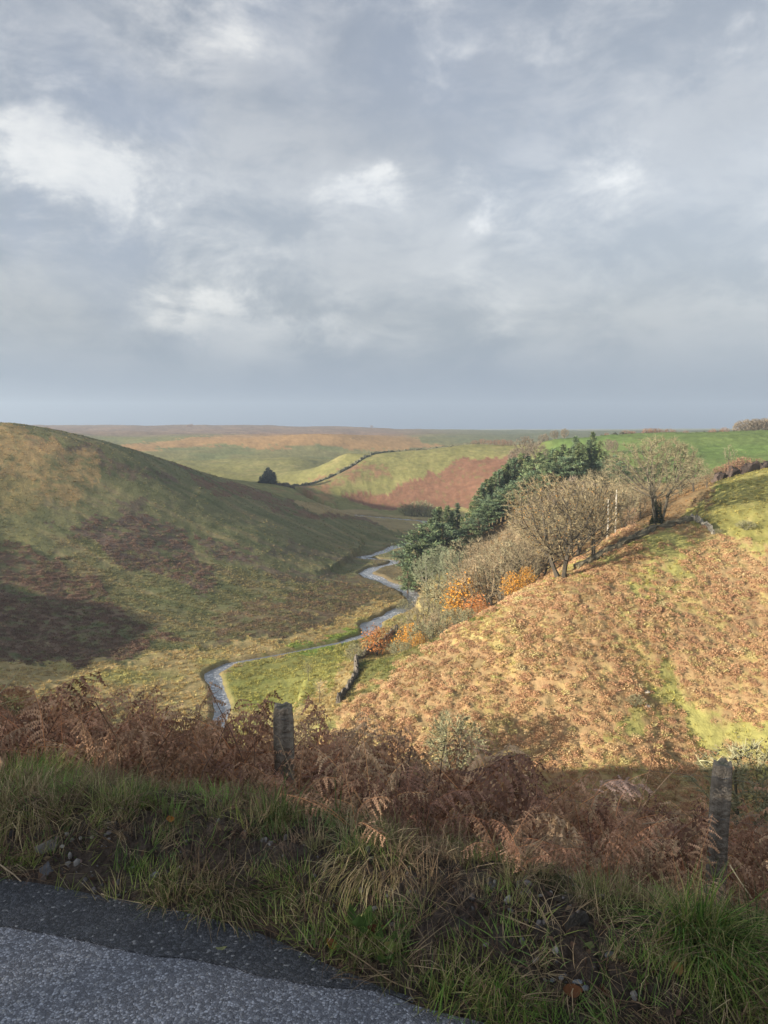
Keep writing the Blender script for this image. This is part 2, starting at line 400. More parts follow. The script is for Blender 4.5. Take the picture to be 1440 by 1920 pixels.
    for p in [(-200,-80,3),(-350,-150,5),(200,-120,30),(0,-300,45),(-1500,-200,60),(1500,100,60),(0,-2000,90),(-5000,5000,-5),(5000,5000,20),(5000,-5000,60),(-5000,-5000,60),(0,7000,0),(-1500,1500,25),(-2500,3500,20),(9000,0,20),(-9000,0,20),(0,9500,-20)]: A(*p)
    return np.array(c)
CTL = ctl()
def _k(d2): return np.sqrt(d2+36.0)
def _fit():
    n = len(CTL); X = CTL[:, :2]
    d2 = ((X[:, None]-X[None])**2).sum(-1)
    K = _k(d2)-np.eye(n)*0.25
    Pm = np.concatenate([np.ones((n, 1)), X/1000], 1)
    A = np.block([[K, Pm], [Pm.T, np.zeros((3, 3))]])
    return np.linalg.solve(A, np.concatenate([CTL[:, 2], np.zeros(3)]))
WGT = _fit()
def rbf(x, y):
    o = WGT[-3]+WGT[-2]*x/1000+WGT[-1]*y/1000
    for (cx, cy, _), w in zip(CTL, WGT[:-3]): o = o+w*_k((x-cx)**2+(y-cy)**2)
    return o
PS = [-8, -5.4, -5.2, -.25, -.03, .0, .06, .13, .22, .32, .55, .85, 1.2, 1.6, 2.2, 3, 4, 6, 10, 14]
PZs = [.2, .05, -.07, -.07, -.05, -.01, .01, .035, .085, .115, .10, -.08, -.36, -.65, -1.02, -1.48, -2.0, -3.0, -5.0, -7.0]
def H(x, y, detail=True):
    x = np.asarray(x, float); y = np.asarray(y, float)
    s, arc = road_s(x, y); s = s*SGN
    far = rbf(x, y)
    d = np.hypot(x, y)
    rv = river_dist(x, y)
    if detail:
        far = far+fbm(x/28, y/28, 4, 3)*1.2*sst(d, 90, 200)*sst(rv, 4, 40)+fbm(x/160, y/160, 3, 8)*5*sst(d, 450, 1200)
        far = far+fbm(x/2.3, y/2.3, 3, 11)*.42*sst(d, 40, 100)*(1-sst(d, 420, 900))*(.25+.75*sst(rv, 3, 14))*(1-.55*sst(-x-.12*(y-140), -10, 25)*sst(y, 120, 160))
    # the river has cut its bed into the flat floor
    bed = RIV_Z+.55-1.7*(1-sst(rv, 2.0, 4.0))
    w = 1-sst(rv, 6, 22)
    flat = np.minimum(far, np.maximum(bed, RIV_Z-1.3))
    far = far*(1-w)+np.where(far > RIV_Z+2.5, far, np.minimum(bed, np.maximum(far, RIV_Z+.6)))*w
    far = np.where(rv < 4.3, np.minimum(far, bed), far)
    hb = 1+.45*perlin(arc/1.1, arc*0+3, 5)
    pz = np.interp(s, PS, PZs); pz = np.where((s > .05) & (s < 1.3), pz*hb, pz)
    if detail:
        m = sst(s, .02, .2)
        pz = pz+m*(fbm(x*3.2, y*3.2, 4, 21)*.06+fbm(x*14, y*14, 4, 25, .75)*.045)
    pz = pz+road_z(arc)
    wn = sst(np.abs(s), 5, 13)
    return pz*(1-wn)+far*wn
def H1(x, y): return float(H(np.array([x]), np.array([y]))[0])
_ds = np.exp(np.linspace(math.log(1.3), math.log(5000), 1500))
def hit(u, v, dmin=1.3):
    """where the view ray through a point of the photograph first meets the land"""
    r = ray(u, v); ds = _ds[_ds >= dmin]; X = r[0]/r[1]*ds; Z = CAMZ+r[2]/r[1]*ds
    g = H(X, ds); below = np.where(Z < g)[0]
    if not len(below): return P(u, v, 600.0)
    i = below[0]
    if i == 0: return (X[0], ds[0], g[0])
    a = (Z[i-1]-g[i-1])/((Z[i-1]-g[i-1])-(Z[i]-g[i])); d = ds[i-1]+(ds[i]-ds[i-1])*a
    return (r[0]/r[1]*d, d, H1(r[0]/r[1]*d, d))
def at(u, d):
    z = -20.0
    for _ in range(4):
        x = (u-720)/F*(d*CP+(CAMZ-z)*SP); z = H1(x, d)
    return (x, d, z)

def lerp(a, b, t): return a+(np.asarray(b)-a)*t[..., None] if np.ndim(b) == 1 else a+(b-a)*t[..., None]
def land_colour(x, y, z):
    """plant cover of the land: one albedo per point"""
    u, v, dep = project(x, y, z)
    d = np.hypot(x, y); front = (y > 30) & (np.abs(u-720) < 1500)
    k = np.clip(d/150, .4, 4)
    nu = fbm(x/(9*k), y/(9*k), 5, 40, .65)*70; nv = fbm(x/(9*k), y/(9*k), 5, 47, .65)*36*np.clip(1.3-d/900, .15, 1)
    n1 = fbm(x/14, y/14, 5, 50, .6); n2 = fbm(x/3.0, y/3.0, 4, 57, .65); n3 = fbm(x/60, y/60, 4, 60)
    uu = u+nu+n2*34*np.clip(1.4-d/400, .3, 1); vv = v+nv+n2*16*np.clip(1.4-d/400, .2, 1)
    sa_ = (x*.91-y*.41); sb_ = (x*.41+y*.91); ns = fbm(sa_/34, sb_/4.5, 4, 63, .6)      # streaks that run down the left hill
    C = np.empty(x.shape+(3,)); C[:] = (.165, .155, .062)
    C = lerp(C, np.array((.11, .135, .04)), sst(n1, -.1, .45)); C = lerp(C, np.array((.25, .19, .085)), sst(n2, .05, .5)*.6)
    br = np.zeros(x.shape)      # how much bracken grows here
    def region(mask, col, amt=1.0): 
        nonlocal C
        C = lerp(C, np.array(col), np.clip(mask*amt, 0, 1))
    pol = lambda p: (in_poly(uu, vv, p) & front).astype(float)
    # left hill
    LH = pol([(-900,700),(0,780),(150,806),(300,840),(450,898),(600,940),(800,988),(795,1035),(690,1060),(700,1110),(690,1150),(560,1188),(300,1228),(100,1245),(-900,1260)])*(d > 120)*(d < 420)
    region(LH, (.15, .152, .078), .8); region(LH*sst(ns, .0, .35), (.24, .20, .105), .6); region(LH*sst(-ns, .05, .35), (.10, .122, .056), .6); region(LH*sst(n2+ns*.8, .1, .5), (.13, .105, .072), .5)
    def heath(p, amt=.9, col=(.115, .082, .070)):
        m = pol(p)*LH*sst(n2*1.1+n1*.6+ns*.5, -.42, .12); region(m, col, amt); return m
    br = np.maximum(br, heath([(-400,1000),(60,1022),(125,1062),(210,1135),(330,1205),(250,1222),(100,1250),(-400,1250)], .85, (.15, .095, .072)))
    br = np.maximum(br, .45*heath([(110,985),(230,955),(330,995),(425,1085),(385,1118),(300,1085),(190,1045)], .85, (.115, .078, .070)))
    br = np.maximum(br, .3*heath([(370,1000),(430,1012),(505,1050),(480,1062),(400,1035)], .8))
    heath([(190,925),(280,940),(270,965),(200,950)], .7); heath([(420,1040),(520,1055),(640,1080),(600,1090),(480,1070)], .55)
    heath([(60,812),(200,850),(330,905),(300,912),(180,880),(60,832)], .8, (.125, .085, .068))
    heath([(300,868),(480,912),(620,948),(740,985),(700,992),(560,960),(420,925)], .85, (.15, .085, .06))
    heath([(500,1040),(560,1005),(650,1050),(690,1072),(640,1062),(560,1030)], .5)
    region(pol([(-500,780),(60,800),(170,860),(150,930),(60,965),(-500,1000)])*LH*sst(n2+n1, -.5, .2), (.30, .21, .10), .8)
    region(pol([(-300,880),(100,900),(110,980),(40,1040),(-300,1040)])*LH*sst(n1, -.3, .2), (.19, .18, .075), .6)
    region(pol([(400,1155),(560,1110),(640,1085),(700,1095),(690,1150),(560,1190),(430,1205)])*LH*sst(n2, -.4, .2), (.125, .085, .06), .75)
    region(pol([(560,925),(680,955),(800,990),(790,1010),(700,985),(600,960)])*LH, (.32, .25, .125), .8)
    # valley floor
    FL = ((z < -37.5) & (d > 95) & (d < 420) & front & (LH < .5)).astype(float)
    region(FL, (.34, .27, .13), .85); region(FL*sst(n2, .0, .35), (.42, .31, .16), .6); region(FL*sst(n1, .0, .35), (.22, .23, .08), .7)
    region(FL*pol([(410,1262),(560,1215),(690,1200),(640,1262),(560,1330),(440,1330)]), (.20, .225, .06), .75)
    region(FL*pol([(560,1205),(640,1190),(690,1185),(680,1202),(580,1222)]), (.16, .23, .05), .9)
    region(FL*pol([(640,1010),(800,1010),(790,1130),(700,1130),(690,1080),(640,1060)]), (.085, .075, .05), .7)
    
    rv = river_dist(x, y)
    region((d > 90)*(1-sst(rv, 3.2, 4.4)), (.15, .115, .07), .7)
    # right-hand face: bracken with grass between
    RF = pol([(480,1800),(600,1400),(640,1335),(690,1300),(860,1172),(1045,1058),(1150,1002),(1230,974),(1300,990),(1440,1010),(2200,1050),(2200,1800)])*(d > 70)*(d < 175)
    region(RF, (.36, .265, .14), .85)
    gm2 = RF*sst(n1+.5*n2, -.02, .3); region(gm2, (.33, .31, .11), .85)
    g = RF*sst(n2+n1*.7, -.35, .2)*np.maximum.reduce([pol([(1250,1140),(1280,1150),(1268,1260),(1300,1330),(1250,1370),(1110,1400),(1170,1350),(1228,1270)]),
                  pol([(1180,1060),(1330,1000),(1330,1070),(1270,1130),(1200,1120)]), pol([(1290,1330),(1440,1350),(1440,1520),(1350,1530)]), pol([(1000,1090),(1110,1060),(1100,1110),(1030,1120)])*.6, pol([(1090,1052),(1230,985),(1330,975),(1500,1000),(1500,1042),(1320,1040),(1180,1075)])*.9])
    region(g, (.27, .265, .09), .72)
    br = np.maximum(br, RF*np.clip(.97-g*.6-gm2*.4, 0, 1)*(.30+.70*sst(n2+n1*.9+.18, -.3, .3)))
    region(RF*sst(br, .3, .8), (.38, .24, .135), .6)
    # grass shoulder and green field on the right
    SH = pol([(1290,975),(1340,940),(1360,890),(1440,850),(2600,700),(2600,1060),(1440,1012),(1300,992)])*(d > 125)*(d < 230)
    region(SH, (.235, .225, .075), .9); region(SH*sst(n2, .05, .4), (.28, .24, .10), .6)
    GF = ((u > 985) & (d > 235) & (d < 640) & front & (v < 905)).astype(float)*sst(uu+(v-815)*.4, 1000, 1060)
    region(GF, (.125, .18, .06), .95); region(GF*sst(n1, -.1, .4), (.15, .20, .065), .6); region(GF*sst(n3, -.05, .25), (.10, .165, .05), .5)
    WD = ((z < -8) & (d > 138) & (d < 300) & (u > 780) & (u < 1340) & front).astype(float)*(1-RF)*(1-SH)*(1-GF)*(1-FL)
    region(WD, (.22, .14, .08), .75)
    # second hill
    S2 = ((d > 395) & (d < 700) & (u < 1000) & front).astype(float)*(1-LH)
    region(S2, (.20, .195, .075), .85); region(S2*sst(n1, .0, .4), (.26, .21, .10), .5)
    region(S2*pol([(770,905),(860,868),(975,848),(975,900),(900,965),(760,955),(690,960),(640,935),(720,930)])*sst(n2, -.6, -.1), (.175, .082, .058), .88)
    region(S2*pol([(590,895),(720,868),(740,895),(650,915),(575,925)])*sst(n1+n2, -.2, .25), (.19, .095, .064), .75)
    region(S2*pol([(520,905),(600,900),(640,960),(520,950)])*sst(n1, 0, .3), (.24, .13, .07), .6)
    # moor
    MO = ((d >= 600) & front).astype(float)*(1-S2)*(1-GF)
    region(MO, (.20, .19, .085), .9); region(MO*sst(n3, -.05, .3), (.135, .16, .07), .7)
    region(MO*pol([(200,838),(400,818),(500,808),(750,812),(830,838),(700,846),(600,832),(480,842),(430,832),(250,846)]), (.36, .215, .10), .85)
    ul = 1-sst(u+60*n3, 700, 1000); region(MO*sst(d, 1050, 1300)*ul, (.20, .135, .105), .9); region(MO*sst(d, 1050, 1300)*ul*sst(n3, .0, .25), (.28, .19, .125), .6)
    region(MO*sst(d, 2000, 2600)*(u >= 830), (.27, .24, .13), .9); region(MO*sst(d, 2000, 2600)*(u >= 830)*sst(n3, .0, .15), (.14, .18, .09), .8)
    region(MO*(1-ul)*(1-sst(d, 2000, 2600))*sst(d, 800, 1000), (.13, .145, .09), .8)
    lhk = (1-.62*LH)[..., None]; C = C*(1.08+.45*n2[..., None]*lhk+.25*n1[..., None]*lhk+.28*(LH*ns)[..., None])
    # the bank and hillside by the road
    s, arc = road_s(x, y); s = s*SGN
    nr = (1-sst(d, 9, 40))
    nn = fbm(x*2.5, y*2.5, 4, 70); nm = fbm(x*11, y*11, 4, 74)
    V = np.empty(x.shape+(3,)); V[:] = (.10, .080, .068)
    V = lerp(V, np.array((.10, .085, .075)), sst(nm, .1, .4)*(s < .5)); V = lerp(V, np.array((.085, .095, .038)), sst(nn, -.1, .3)*sst(s, .35, .6))
    V = lerp(V, np.array((.15, .095, .065)), sst(s, 1.2, 2.2))
    C = C*(1-nr[..., None])+V*nr[..., None]
    return np.clip(C, .008, .6), br*(1-nr)

def build_land():
    rs = [1.0]
    while rs[-1] < 5200:
        r = rs[-1]
        rs.append(r*(1.009 if r < 12 else 1.02 if r < 88 else 1.0052 if r < 330 else 1.008 if r < 700 else 1.02))
    rs = np.array(rs)
    th = np.concatenate([np.arange(-33, 33.001, .13), np.arange(35, 325.1, 2.5)])
    th = np.radians(th); nT = len(th); nR = len(rs)
    RR, TT = np.meshgrid(rs, th, indexing='ij')
    X = RR*np.sin(TT); Y = RR*np.cos(TT)
    Z = H(X.ravel(), Y.ravel()).reshape(X.shape)
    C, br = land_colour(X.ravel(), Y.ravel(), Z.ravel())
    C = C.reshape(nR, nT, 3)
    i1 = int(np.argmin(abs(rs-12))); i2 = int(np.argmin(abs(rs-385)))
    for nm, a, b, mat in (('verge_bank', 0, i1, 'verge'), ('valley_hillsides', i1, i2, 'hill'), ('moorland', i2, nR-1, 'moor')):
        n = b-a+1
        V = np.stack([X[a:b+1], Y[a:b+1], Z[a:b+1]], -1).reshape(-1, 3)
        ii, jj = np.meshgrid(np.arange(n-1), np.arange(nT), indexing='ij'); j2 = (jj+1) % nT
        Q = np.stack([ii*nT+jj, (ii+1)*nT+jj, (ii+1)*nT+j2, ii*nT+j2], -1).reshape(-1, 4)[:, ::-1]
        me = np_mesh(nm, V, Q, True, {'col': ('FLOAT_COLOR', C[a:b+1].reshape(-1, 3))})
        tag(link(nm, me, M[mat]), kind='structure')
build_land()

def ribbon(pts, offs, z, name, step):
    """a sheet that follows a line between two sideways offsets"""
    P_ = np.array(pts, float); seg = np.linalg.norm(np.diff(P_, axis=0), axis=1); ar = np.concatenate([[0], np.cumsum(seg)])
    a = np.arange(0, ar[-1], step) if np.isscalar(step) else np.array(step)
    cx = np.interp(a, ar, P_[:, 0]); cy = np.interp(a, ar, P_[:, 1])
    tx = np.gradient(cx); ty = np.gradient(cy); l = np.hypot(tx, ty); nx = -ty/l; ny = tx/l
    m = len(offs); V = []
    for o in offs:
        oo = o(a) if callable(o) else o
        V.append(np.stack([cx+nx*oo, cy+ny*oo, np.full(len(a), z)], -1))
    V = np.stack(V, 1).reshape(-1, 3); n = len(a)
    ii, jj = np.meshgrid(np.arange(n-1), np.arange(m-1), indexing='ij')
    Q = np.stack([ii*m+jj, ii*m+jj+1, (ii+1)*m+jj+1, (ii+1)*m+jj], -1).reshape(-1, 4)
    return np_mesh(name, V, Q, True)
rw = ribbon(RIV, [-5.5, -2.5, 0, 2.5, 5.5], RIV_Z, 'river', 2.0)
tag(link('river', rw, M['water']), kind='structure')

E_ = np.array(EDGE); ea = np.concatenate([[0], np.cumsum(np.linalg.norm(np.diff(E_, axis=0), axis=1))])
a_mid = ea[len(left)]; a_end = ea[len(left)+len(edge)-1]
steps = np.unique(np.concatenate([np.arange(0, a_mid-3, 3.0), np.arange(a_mid-3, a_end+3, .03), np.arange(a_end+3, ea[-1], 3.0)]))
sgn = -SGN   # which side of the edge line is the carriageway
def wob(a, k, seed): return k*fbm(a*2.0, a*0+.5, 4, seed)
P_ = E_; ar_ = ea; rx = np.interp(steps, ea, E_[:, 0]); ry = np.interp(steps, ea, E_[:, 1])
ke = np.exp(-np.linspace(-2, 2, 9)**2); ke /= ke.sum()
wv = wob(steps, .025, 90); base = np.stack([rx+.30*wv, ry+.9*wv], 1)
# the far kerb follows a smoother line than the ragged near edge
fx = rx-.40*5.2; fy = np.interp(rx, np.array([q[0] for q in EDGE]), np.array([q[1] for q in EDGE])); fl = np.polyfit(E_[5:-5, 0], E_[5:-5, 1], 3)
fy = np.where(np.abs(rx) < 6, ry-4.6, ry-5.0)
rows_ = []
for t in (0, .05, .15, .35, .65, 1.0): rows_.append(np.stack([base[:, 0]*(1-t)+fx*t, base[:, 1]*(1-t)+fy*t, road_z(steps)], 1))
V_ = np.stack(rows_, 1).reshape(-1, 3); m_ = 6; ii, jj = np.meshgrid(np.arange(len(rx)-1), np.arange(m_-1), indexing='ij')
Q_ = np.stack([ii*m_+jj, ii*m_+jj+1, (ii+1)*m_+jj+1, (ii+1)*m_+jj], -1).reshape(-1, 4)
road = np_mesh('road', V_, Q_ if SGN > 0 else Q_[:, ::-1], True)
tag(link('road', road, M['road']), kind='structure')
# the dark strip of newer asphalt along the road edge
INN = [(0,1742),(120,1758),(200,1776),(300,1795),(400,1812),(500,1832),(600,1846),(680,1856),(740,1866),(790,1880)]
ip = np.array([PZ(u, v, 0)[:2] for u, v in INN]); isd, iarc = road_s(ip[:, 0], ip[:, 1]); isd = np.abs(isd); o = np.argsort(iarc)
def inner(a): return sgn*np.maximum(np.interp(a, iarc[o], isd[o])+wob(a, .03, 95), .012)
ssteps = steps[(steps > a_mid-8) & (steps < iarc.max()-.01)]
strip = ribbon(EDGE, [lambda a: sgn*(.004+wob(a, .02, 90)), lambda a: .5*inner(a), inner], .004, 'road_edge_strip', ssteps)
tag(link('road_edge_strip', strip, M['strip']), kind='structure')

# ------------------------------------------------------------------ trees
def colonize(att, nodes, par, D, di, dk, rng, trop=(0, 0, 0), iters=140):
    """branches grow towards points spread through the crown's volume"""
    N = np.array(nodes, float); par = list(par); att = np.array(att, float)
    d = np.sqrt(((att[:, None]-N[None])**2).sum(-1)); near = d.argmin(1); dist = d.min(1); kids = {}
    for it in range(iters):
        act = dist < di
        if not act.any() or len(att) == 0: break
        new = []; npar = []
        for i in np.unique(near[act]):
            v = att[act & (near == i)]-N[i]; v = (v/np.linalg.norm(v, axis=1, keepdims=True)).sum(0)+np.array(trop)
            v += rng.normal(0, .12, 3); l = np.linalg.norm(v)
            if l < 1e-4: continue
            v = v/l; ks = kids.setdefault(i, [])
            if any(np.dot(v, q) > .985 for q in ks) or len(ks) > 3: continue
            ks.append(v); new.append(N[i]+v*D); npar.append(i)
        if not new: break
        b = len(N); N = np.concatenate([N, np.array(new)]); par += npar
        dn = np.sqrt(((att[:, None]-np.array(new)[None])**2).sum(-1)); m = dn.min(1); j = dn.argmin(1)+b
        u = m < dist; dist[u] = m[u]; near[u] = j[u]
        keep = dist > dk; att = att[keep]; dist = dist[keep]; near = near[keep]
    return N, np.array(par)

def broadleaf(seed, h=16.0, rad=6.5, base=.22, stems=1, natt=650, D=.5, bark=(.13, .115, .085), twig=(.155, .11, .08), leaf=None, leaf_amt=0.0, leafzone=None,
              twigs=7, tl=(.5, 1.3), tw=.06, tip=.024, ivy=False, flat=1.0, lean=(0, 0), expo=2.1, di=7.0, dk=.85, leafsize=.3):
    rng = np.random.default_rng(seed)
    cz = h*(base+(1-base)*.45); ch = h*(1-base)*.56
    pts = []
    while len(pts) < natt:
        p = rng.uniform(-1, 1, 3); r = np.linalg.norm(p)
        if r > 1 or r < rng.uniform(0, .75): continue
        z = p[2]; sc = 1.0 if z > -.2 else 1.0-.35*(-z-.2)
        a = math.atan2(p[1], p[0]); lob = .82+.18*math.sin(3*a+seed)+.1*math.sin(5*a+2*seed)
        pts.append((p[0]*rad*sc*lob+lean[0]*(z+1), p[1]*rad*sc*lob+lean[1]*(z+1), cz+z*ch*flat))
    pts = np.array(pts); nodes = []; par = []
    for sidx in range(stems):
        a = 6.28*sidx/stems+seed; off = np.array([math.cos(a), math.sin(a), 0])*(.0 if stems == 1 else .35*rad/6)
        top = h*base*1.05; n = max(2, int(top/D))
        for i in range(n):
            f = i/(n-1); nodes.append(off*(1+2.2*f*(stems > 1))+np.array([lean[0]*.3*f+.12*math.sin(4*f+seed), lean[1]*.3*f+.12*math.cos(3*f+seed), top*f-.3]))
            par.append(-1 if i == 0 else len(nodes)-2)
    N, par = colonize(pts, nodes, par, D, di, dk, rng, (0, 0, .15))
    n = len(N); r = np.zeros(n); acc = np.zeros(n); nk = np.zeros(n, int)
    for i in range(n):
        if par[i] >= 0: nk[par[i]] += 1
    for i in range(n-1, -1, -1):
        r[i] = acc[i]**(1/expo) if nk[i] else tip
        if par[i] >= 0: acc[par[i]] += r[i]**expo
    for sidx in range(n):
        if N[sidx][2] < .5: r[sidx] *= 1.25
    tr = MB(); cr = MB(); lf = MB()
    bk = np.array(bark); tg = np.array(twig)*np.array([.95, 1.06, 1.0])
    for i in range(n):
        p = par[i]
        if p < 0: continue
        big = r[i] > .045
        m = tr if big else cr
        m.col = tuple((bk if big else tg)*rng.uniform(.75, 1.25))
        m.tube([tuple(N[p]), tuple(N[i])], [min(r[p], r[i]*1.6), r[i]], 6 if r[i] > .1 else (4 if big else 3), cap=False)
    ctr = np.array([lean[0], lean[1], cz*.7])
    thin = np.where(r < .06)[0]
    for i in thin:
        out = N[i]-ctr; out = out/np.linalg.norm(out)
        for _ in range(twigs):
            dr = out*rng.uniform(.2, 1.0)*np.array([1, 1, .7])+rng.normal(0, .5, 3)*np.array([1, 1, .6])+np.array([0, 0, .04]); dr /= np.linalg.norm(dr)
            L = rng.uniform(*tl); sd_ = np.cross(dr, rng.normal(0, 1, 3)); sd_ = sd_/np.linalg.norm(sd_)*tw*.5
            cr.col = tuple(tg*rng.uniform(.7, 1.35)); p = N[i]; q = p+dr*L
            cr.add([tuple(p-sd_), tuple(p+sd_), tuple(q)], [(0, 1, 2)])
    if leaf is not None:
        L0 = np.array(leaf)
        for i in thin:
            f = leaf_amt*(leafzone(N[i]) if leafzone else 1)
            for _ in range(rng.poisson(f)):
                p = N[i]+rng.normal(0, .4, 3); a = rng.normal(0, 1, 3); b = np.cross(a, rng.normal(0, 1, 3)); a /= np.linalg.norm(a); b /= np.linalg.norm(b)
                s_ = leafsize*rng.uniform(.5, 1.2); lf.col = tuple(L0*rng.uniform(.65, 1.35)*np.array([1, rng.uniform(.85, 1.1), 1]))
                lf.add([tuple(p), tuple(p+a*s_*.6+b*s_*.35), tuple(p+a*s_), tuple(p+a*s_*.5-b*s_*.35)], [], [(0, 1, 2, 3)])
    if ivy:
        for _ in range(2600):
            z = rng.uniform(.0, h*.30)*rng.uniform(.3, 1); a = rng.uniform(0, 6.28); rr = .55+1.1*max(0, 1-z/(h*.18))*rng.uniform(.2, 1)
            p = np.array([math.cos(a)*rr, math.sin(a)*rr, z]); q = rng.normal(0, 1, 3); q /= np.linalg.norm(q); w = np.cross(q, rng.normal(0, 1, 3)); w /= np.linalg.norm(w)
            lf.col = tuple(np.array((.06, .075, .035))*rng.uniform(.6, 1.4)); s_ = .22
            lf.add([tuple(p), tuple(p+q*s_+w*s_*.4), tuple(p+q*s_-w*s_*.4)], [(0, 1, 2)])
    return tr, cr, lf

def conifer(seed, h=18.0, rad=3.4, bare=.25, kind='fir', col=(.045, .075, .045)):
    rng = np.random.default_rng(seed); tr = MB(); nd = MB()
    pts = []; wob_ = rng.normal(0, .12, 2)
    for i in range(9):
        f = i/8; pts.append((wob_[0]*math.sin(3*f)*2, wob_[1]*math.sin(2.2*f+1)*2, -.4+(h-.3)*f+.0))
    tr.col = (.12, .085, .062); tr.tube(pts, [h*.018*(1-.93*i/8) for i in range(9)], 6)
    c0 = np.array(col)*2.0; z = h*bare; lvl = 0
    while z < h*.985:
        f = (z-h*bare)/(h*(1-bare))
        if kind == 'pine': prof = (.55+.75*math.sin(math.pi*min(1, f*1.05+.12)))*(.75 if f > .85 else 1)
        else: prof = (1-f)**.85*(.8+.2*math.sin(9*f+seed))+.06
        nb = 5 if kind == 'fir' else 4
        for b in range(nb):
            if rng.random() < (.12 if kind == 'fir' else .3): continue
            a = rng.uniform(0, 6.28); L = rad*prof*rng.uniform(.55, 1.2); up = rng.uniform(-.25, .2) if kind == 'fir' else rng.uniform(.0, .45)
            if f > .8: up += .4
            e = np.array([math.cos(a), math.sin(a), up]); p0 = np.array([0, 0, z])
            if kind == 'pine' or f < .25:
                tr.col = (.13, .09, .065); tr.tube([tuple(p0), tuple(p0+e*L*.8)], [.05, .02], 3, cap=False)
            shade = rng.uniform(.7, 1.3)
            k = int((64 if kind == 'fir' else 95)*max(.4, prof))
            for _ in range(k):
                t = rng.uniform(.15, 1.0)**.7 if kind == 'fir' else rng.uniform(.5, 1.05)
                droop = -.22*L*t*t if kind == 'fir' else .06*L*t
                p = p0+e*L*t+np.array([rng.normal(0, .13*L*t+.1), rng.normal(0, .13*L*t+.1), droop+rng.normal(0, .12 if kind == 'fir' else .22)])
                d = e*rng.uniform(.3, 1)+rng.normal(0, .45, 3)+np.array([0, 0, -.15 if kind == 'fir' else .25]); d /= np.linalg.norm(d)
                w = np.cross(d, rng.normal(0, 1, 3)); w /= np.linalg.norm(w); s_ = rng.uniform(.35, .8)
                nd.col = tuple(c0*shade*rng.uniform(.7, 1.4)*np.array([rng.uniform(.85, 1.2), 1, rng.uniform(.9, 1.1)]))
                nd.add([tuple(p-w*s_*.2), tuple(p+w*s_*.2), tuple(p+d*s_)], [(0, 1, 2)])
        z += rng.uniform(.4, .62)*(1.0 if kind == 'fir' else 1.25)*h/18
    return tr, nd, None

PROTO = {}
def proto(key, parts, names, mats):
    """the meshes of one kind of tree, shared by all its copies"""
    PROTO[key] = [(nm, b.mesh(key+'_'+nm), M[mt]) for b, nm, mt in zip(parts, names, mats) if b is not None and len(b.v)]
    for _, me, mt in PROTO[key]: me.materials.append(mt)
BN, BM = ('trunk', 'crown', 'leaves'), ('bark', 'twig', 'leaf')
gold, copper, rust, olive = (.42, .21, .045), (.30, .13, .05), (.27, .10, .04), (.14, .13, .05)
beech_bark = (.17, .155, .115)
tan_twig, grey_twig, red_twig = (0.286, 0.216, 0.147), (.20, .185, .14), (.20, .12, .10)
low = lambda h, a=.55: (lambda p: 1.0 if p[2] < h*a else .15)
dk_bark = (.075, .066, .052)
proto('grand_beech', broadleaf(1, 17, 9.8, .34, 3, 3000, bark=(.11, .10, .078), twig=(.26, .21, .14), twigs=11, tl=(.5, 1.4), tw=.05, ivy=True, leaf=(.29, .235, .13), leaf_amt=.3, leafsize=.2, tip=.036, expo=2.35), BN, BM)
proto('multi_beech', broadleaf(2, 17, 10.2, .22, 2, 2800, bark=dk_bark, twig=(.30, .225, .145), leaf=(.50, .275, .085), leaf_amt=1.5, leafsize=.22, leafzone=lambda p: 1.0 if (math.sin(p[0]*.9+p[2]*.9+p[1]*.5) > .5) else .06, lean=(-1.2, 0), twigs=6, tip=.036, expo=2.35), BN, BM)
proto('golden_beech', broadleaf(3, 15, 8.0, .28, 1, 2000, bark=dk_bark, twig=(.29, .22, .14), leaf=(.50, .29, .075), leaf_amt=1.5, leafsize=.22, leafzone=lambda p: 1.0 if math.sin(p[0]*.8+1)+math.sin(p[2]*.8) > .6 else .1, twigs=6, tip=.036, expo=2.35), BN, BM)
proto('bare_tree', broadleaf(4, 12, 4.8, .26, 1, 900, bark=dk_bark, twig=(.28, .215, .15), twigs=6, leaf=(.30, .23, .14), leaf_amt=.25, leafsize=.2, tip=.032), BN, BM)
proto('bare_tree_wide', broadleaf(5, 11, 5.6, .22, 2, 950, bark=dk_bark, twig=(.26, .21, .14), leaf=(.34, .23, .12), leaf_amt=.3, leafsize=.2, twigs=6, tip=.032), BN, BM)
proto('tan_tree', broadleaf(15, 12, 5.2, .24, 1, 950, bark=dk_bark, twig=(.33, .235, .16), leaf=(.46, .28, .11), leaf_amt=.9, leafsize=.2, twigs=6, tip=.032), BN, BM)
proto('lichen_oak', broadleaf(6, 12, 5.6, .2, 1, 1100, bark=(.33, .32, .26), twig=(.25, .25, .17), leaf=(.21, .22, .12), leaf_amt=2.0, leafsize=.24, twigs=9), BN, BM)
proto('slim_tree', broadleaf(7, 12, 2.8, .28, 1, 560, bark=(.24, .22, .17), twig=(.30, .24, .165), twigs=7, tl=(.4, .9), leaf=(.30, .24, .14), leaf_amt=.5, leafsize=.2), BN, BM)
proto('small_golden', broadleaf(8, 6, 2.7, .15, 1, 380, D=.35, bark=dk_bark, twig=(.30, .22, .14), leaf=(.62, .33, .06), leaf_amt=8, leafsize=.28, twigs=4, tl=(.3, .6), di=5, dk=.55), BN, BM)
proto('small_copper', broadleaf(9, 5, 2.6, .1, 2, 380, D=.35, bark=dk_bark, twig=(.30, .2, .13), leaf=(.52, .22, .07), leaf_amt=7.0, leafsize=.28, twigs=4, tl=(.3, .6), di=5, dk=.55), BN, BM)
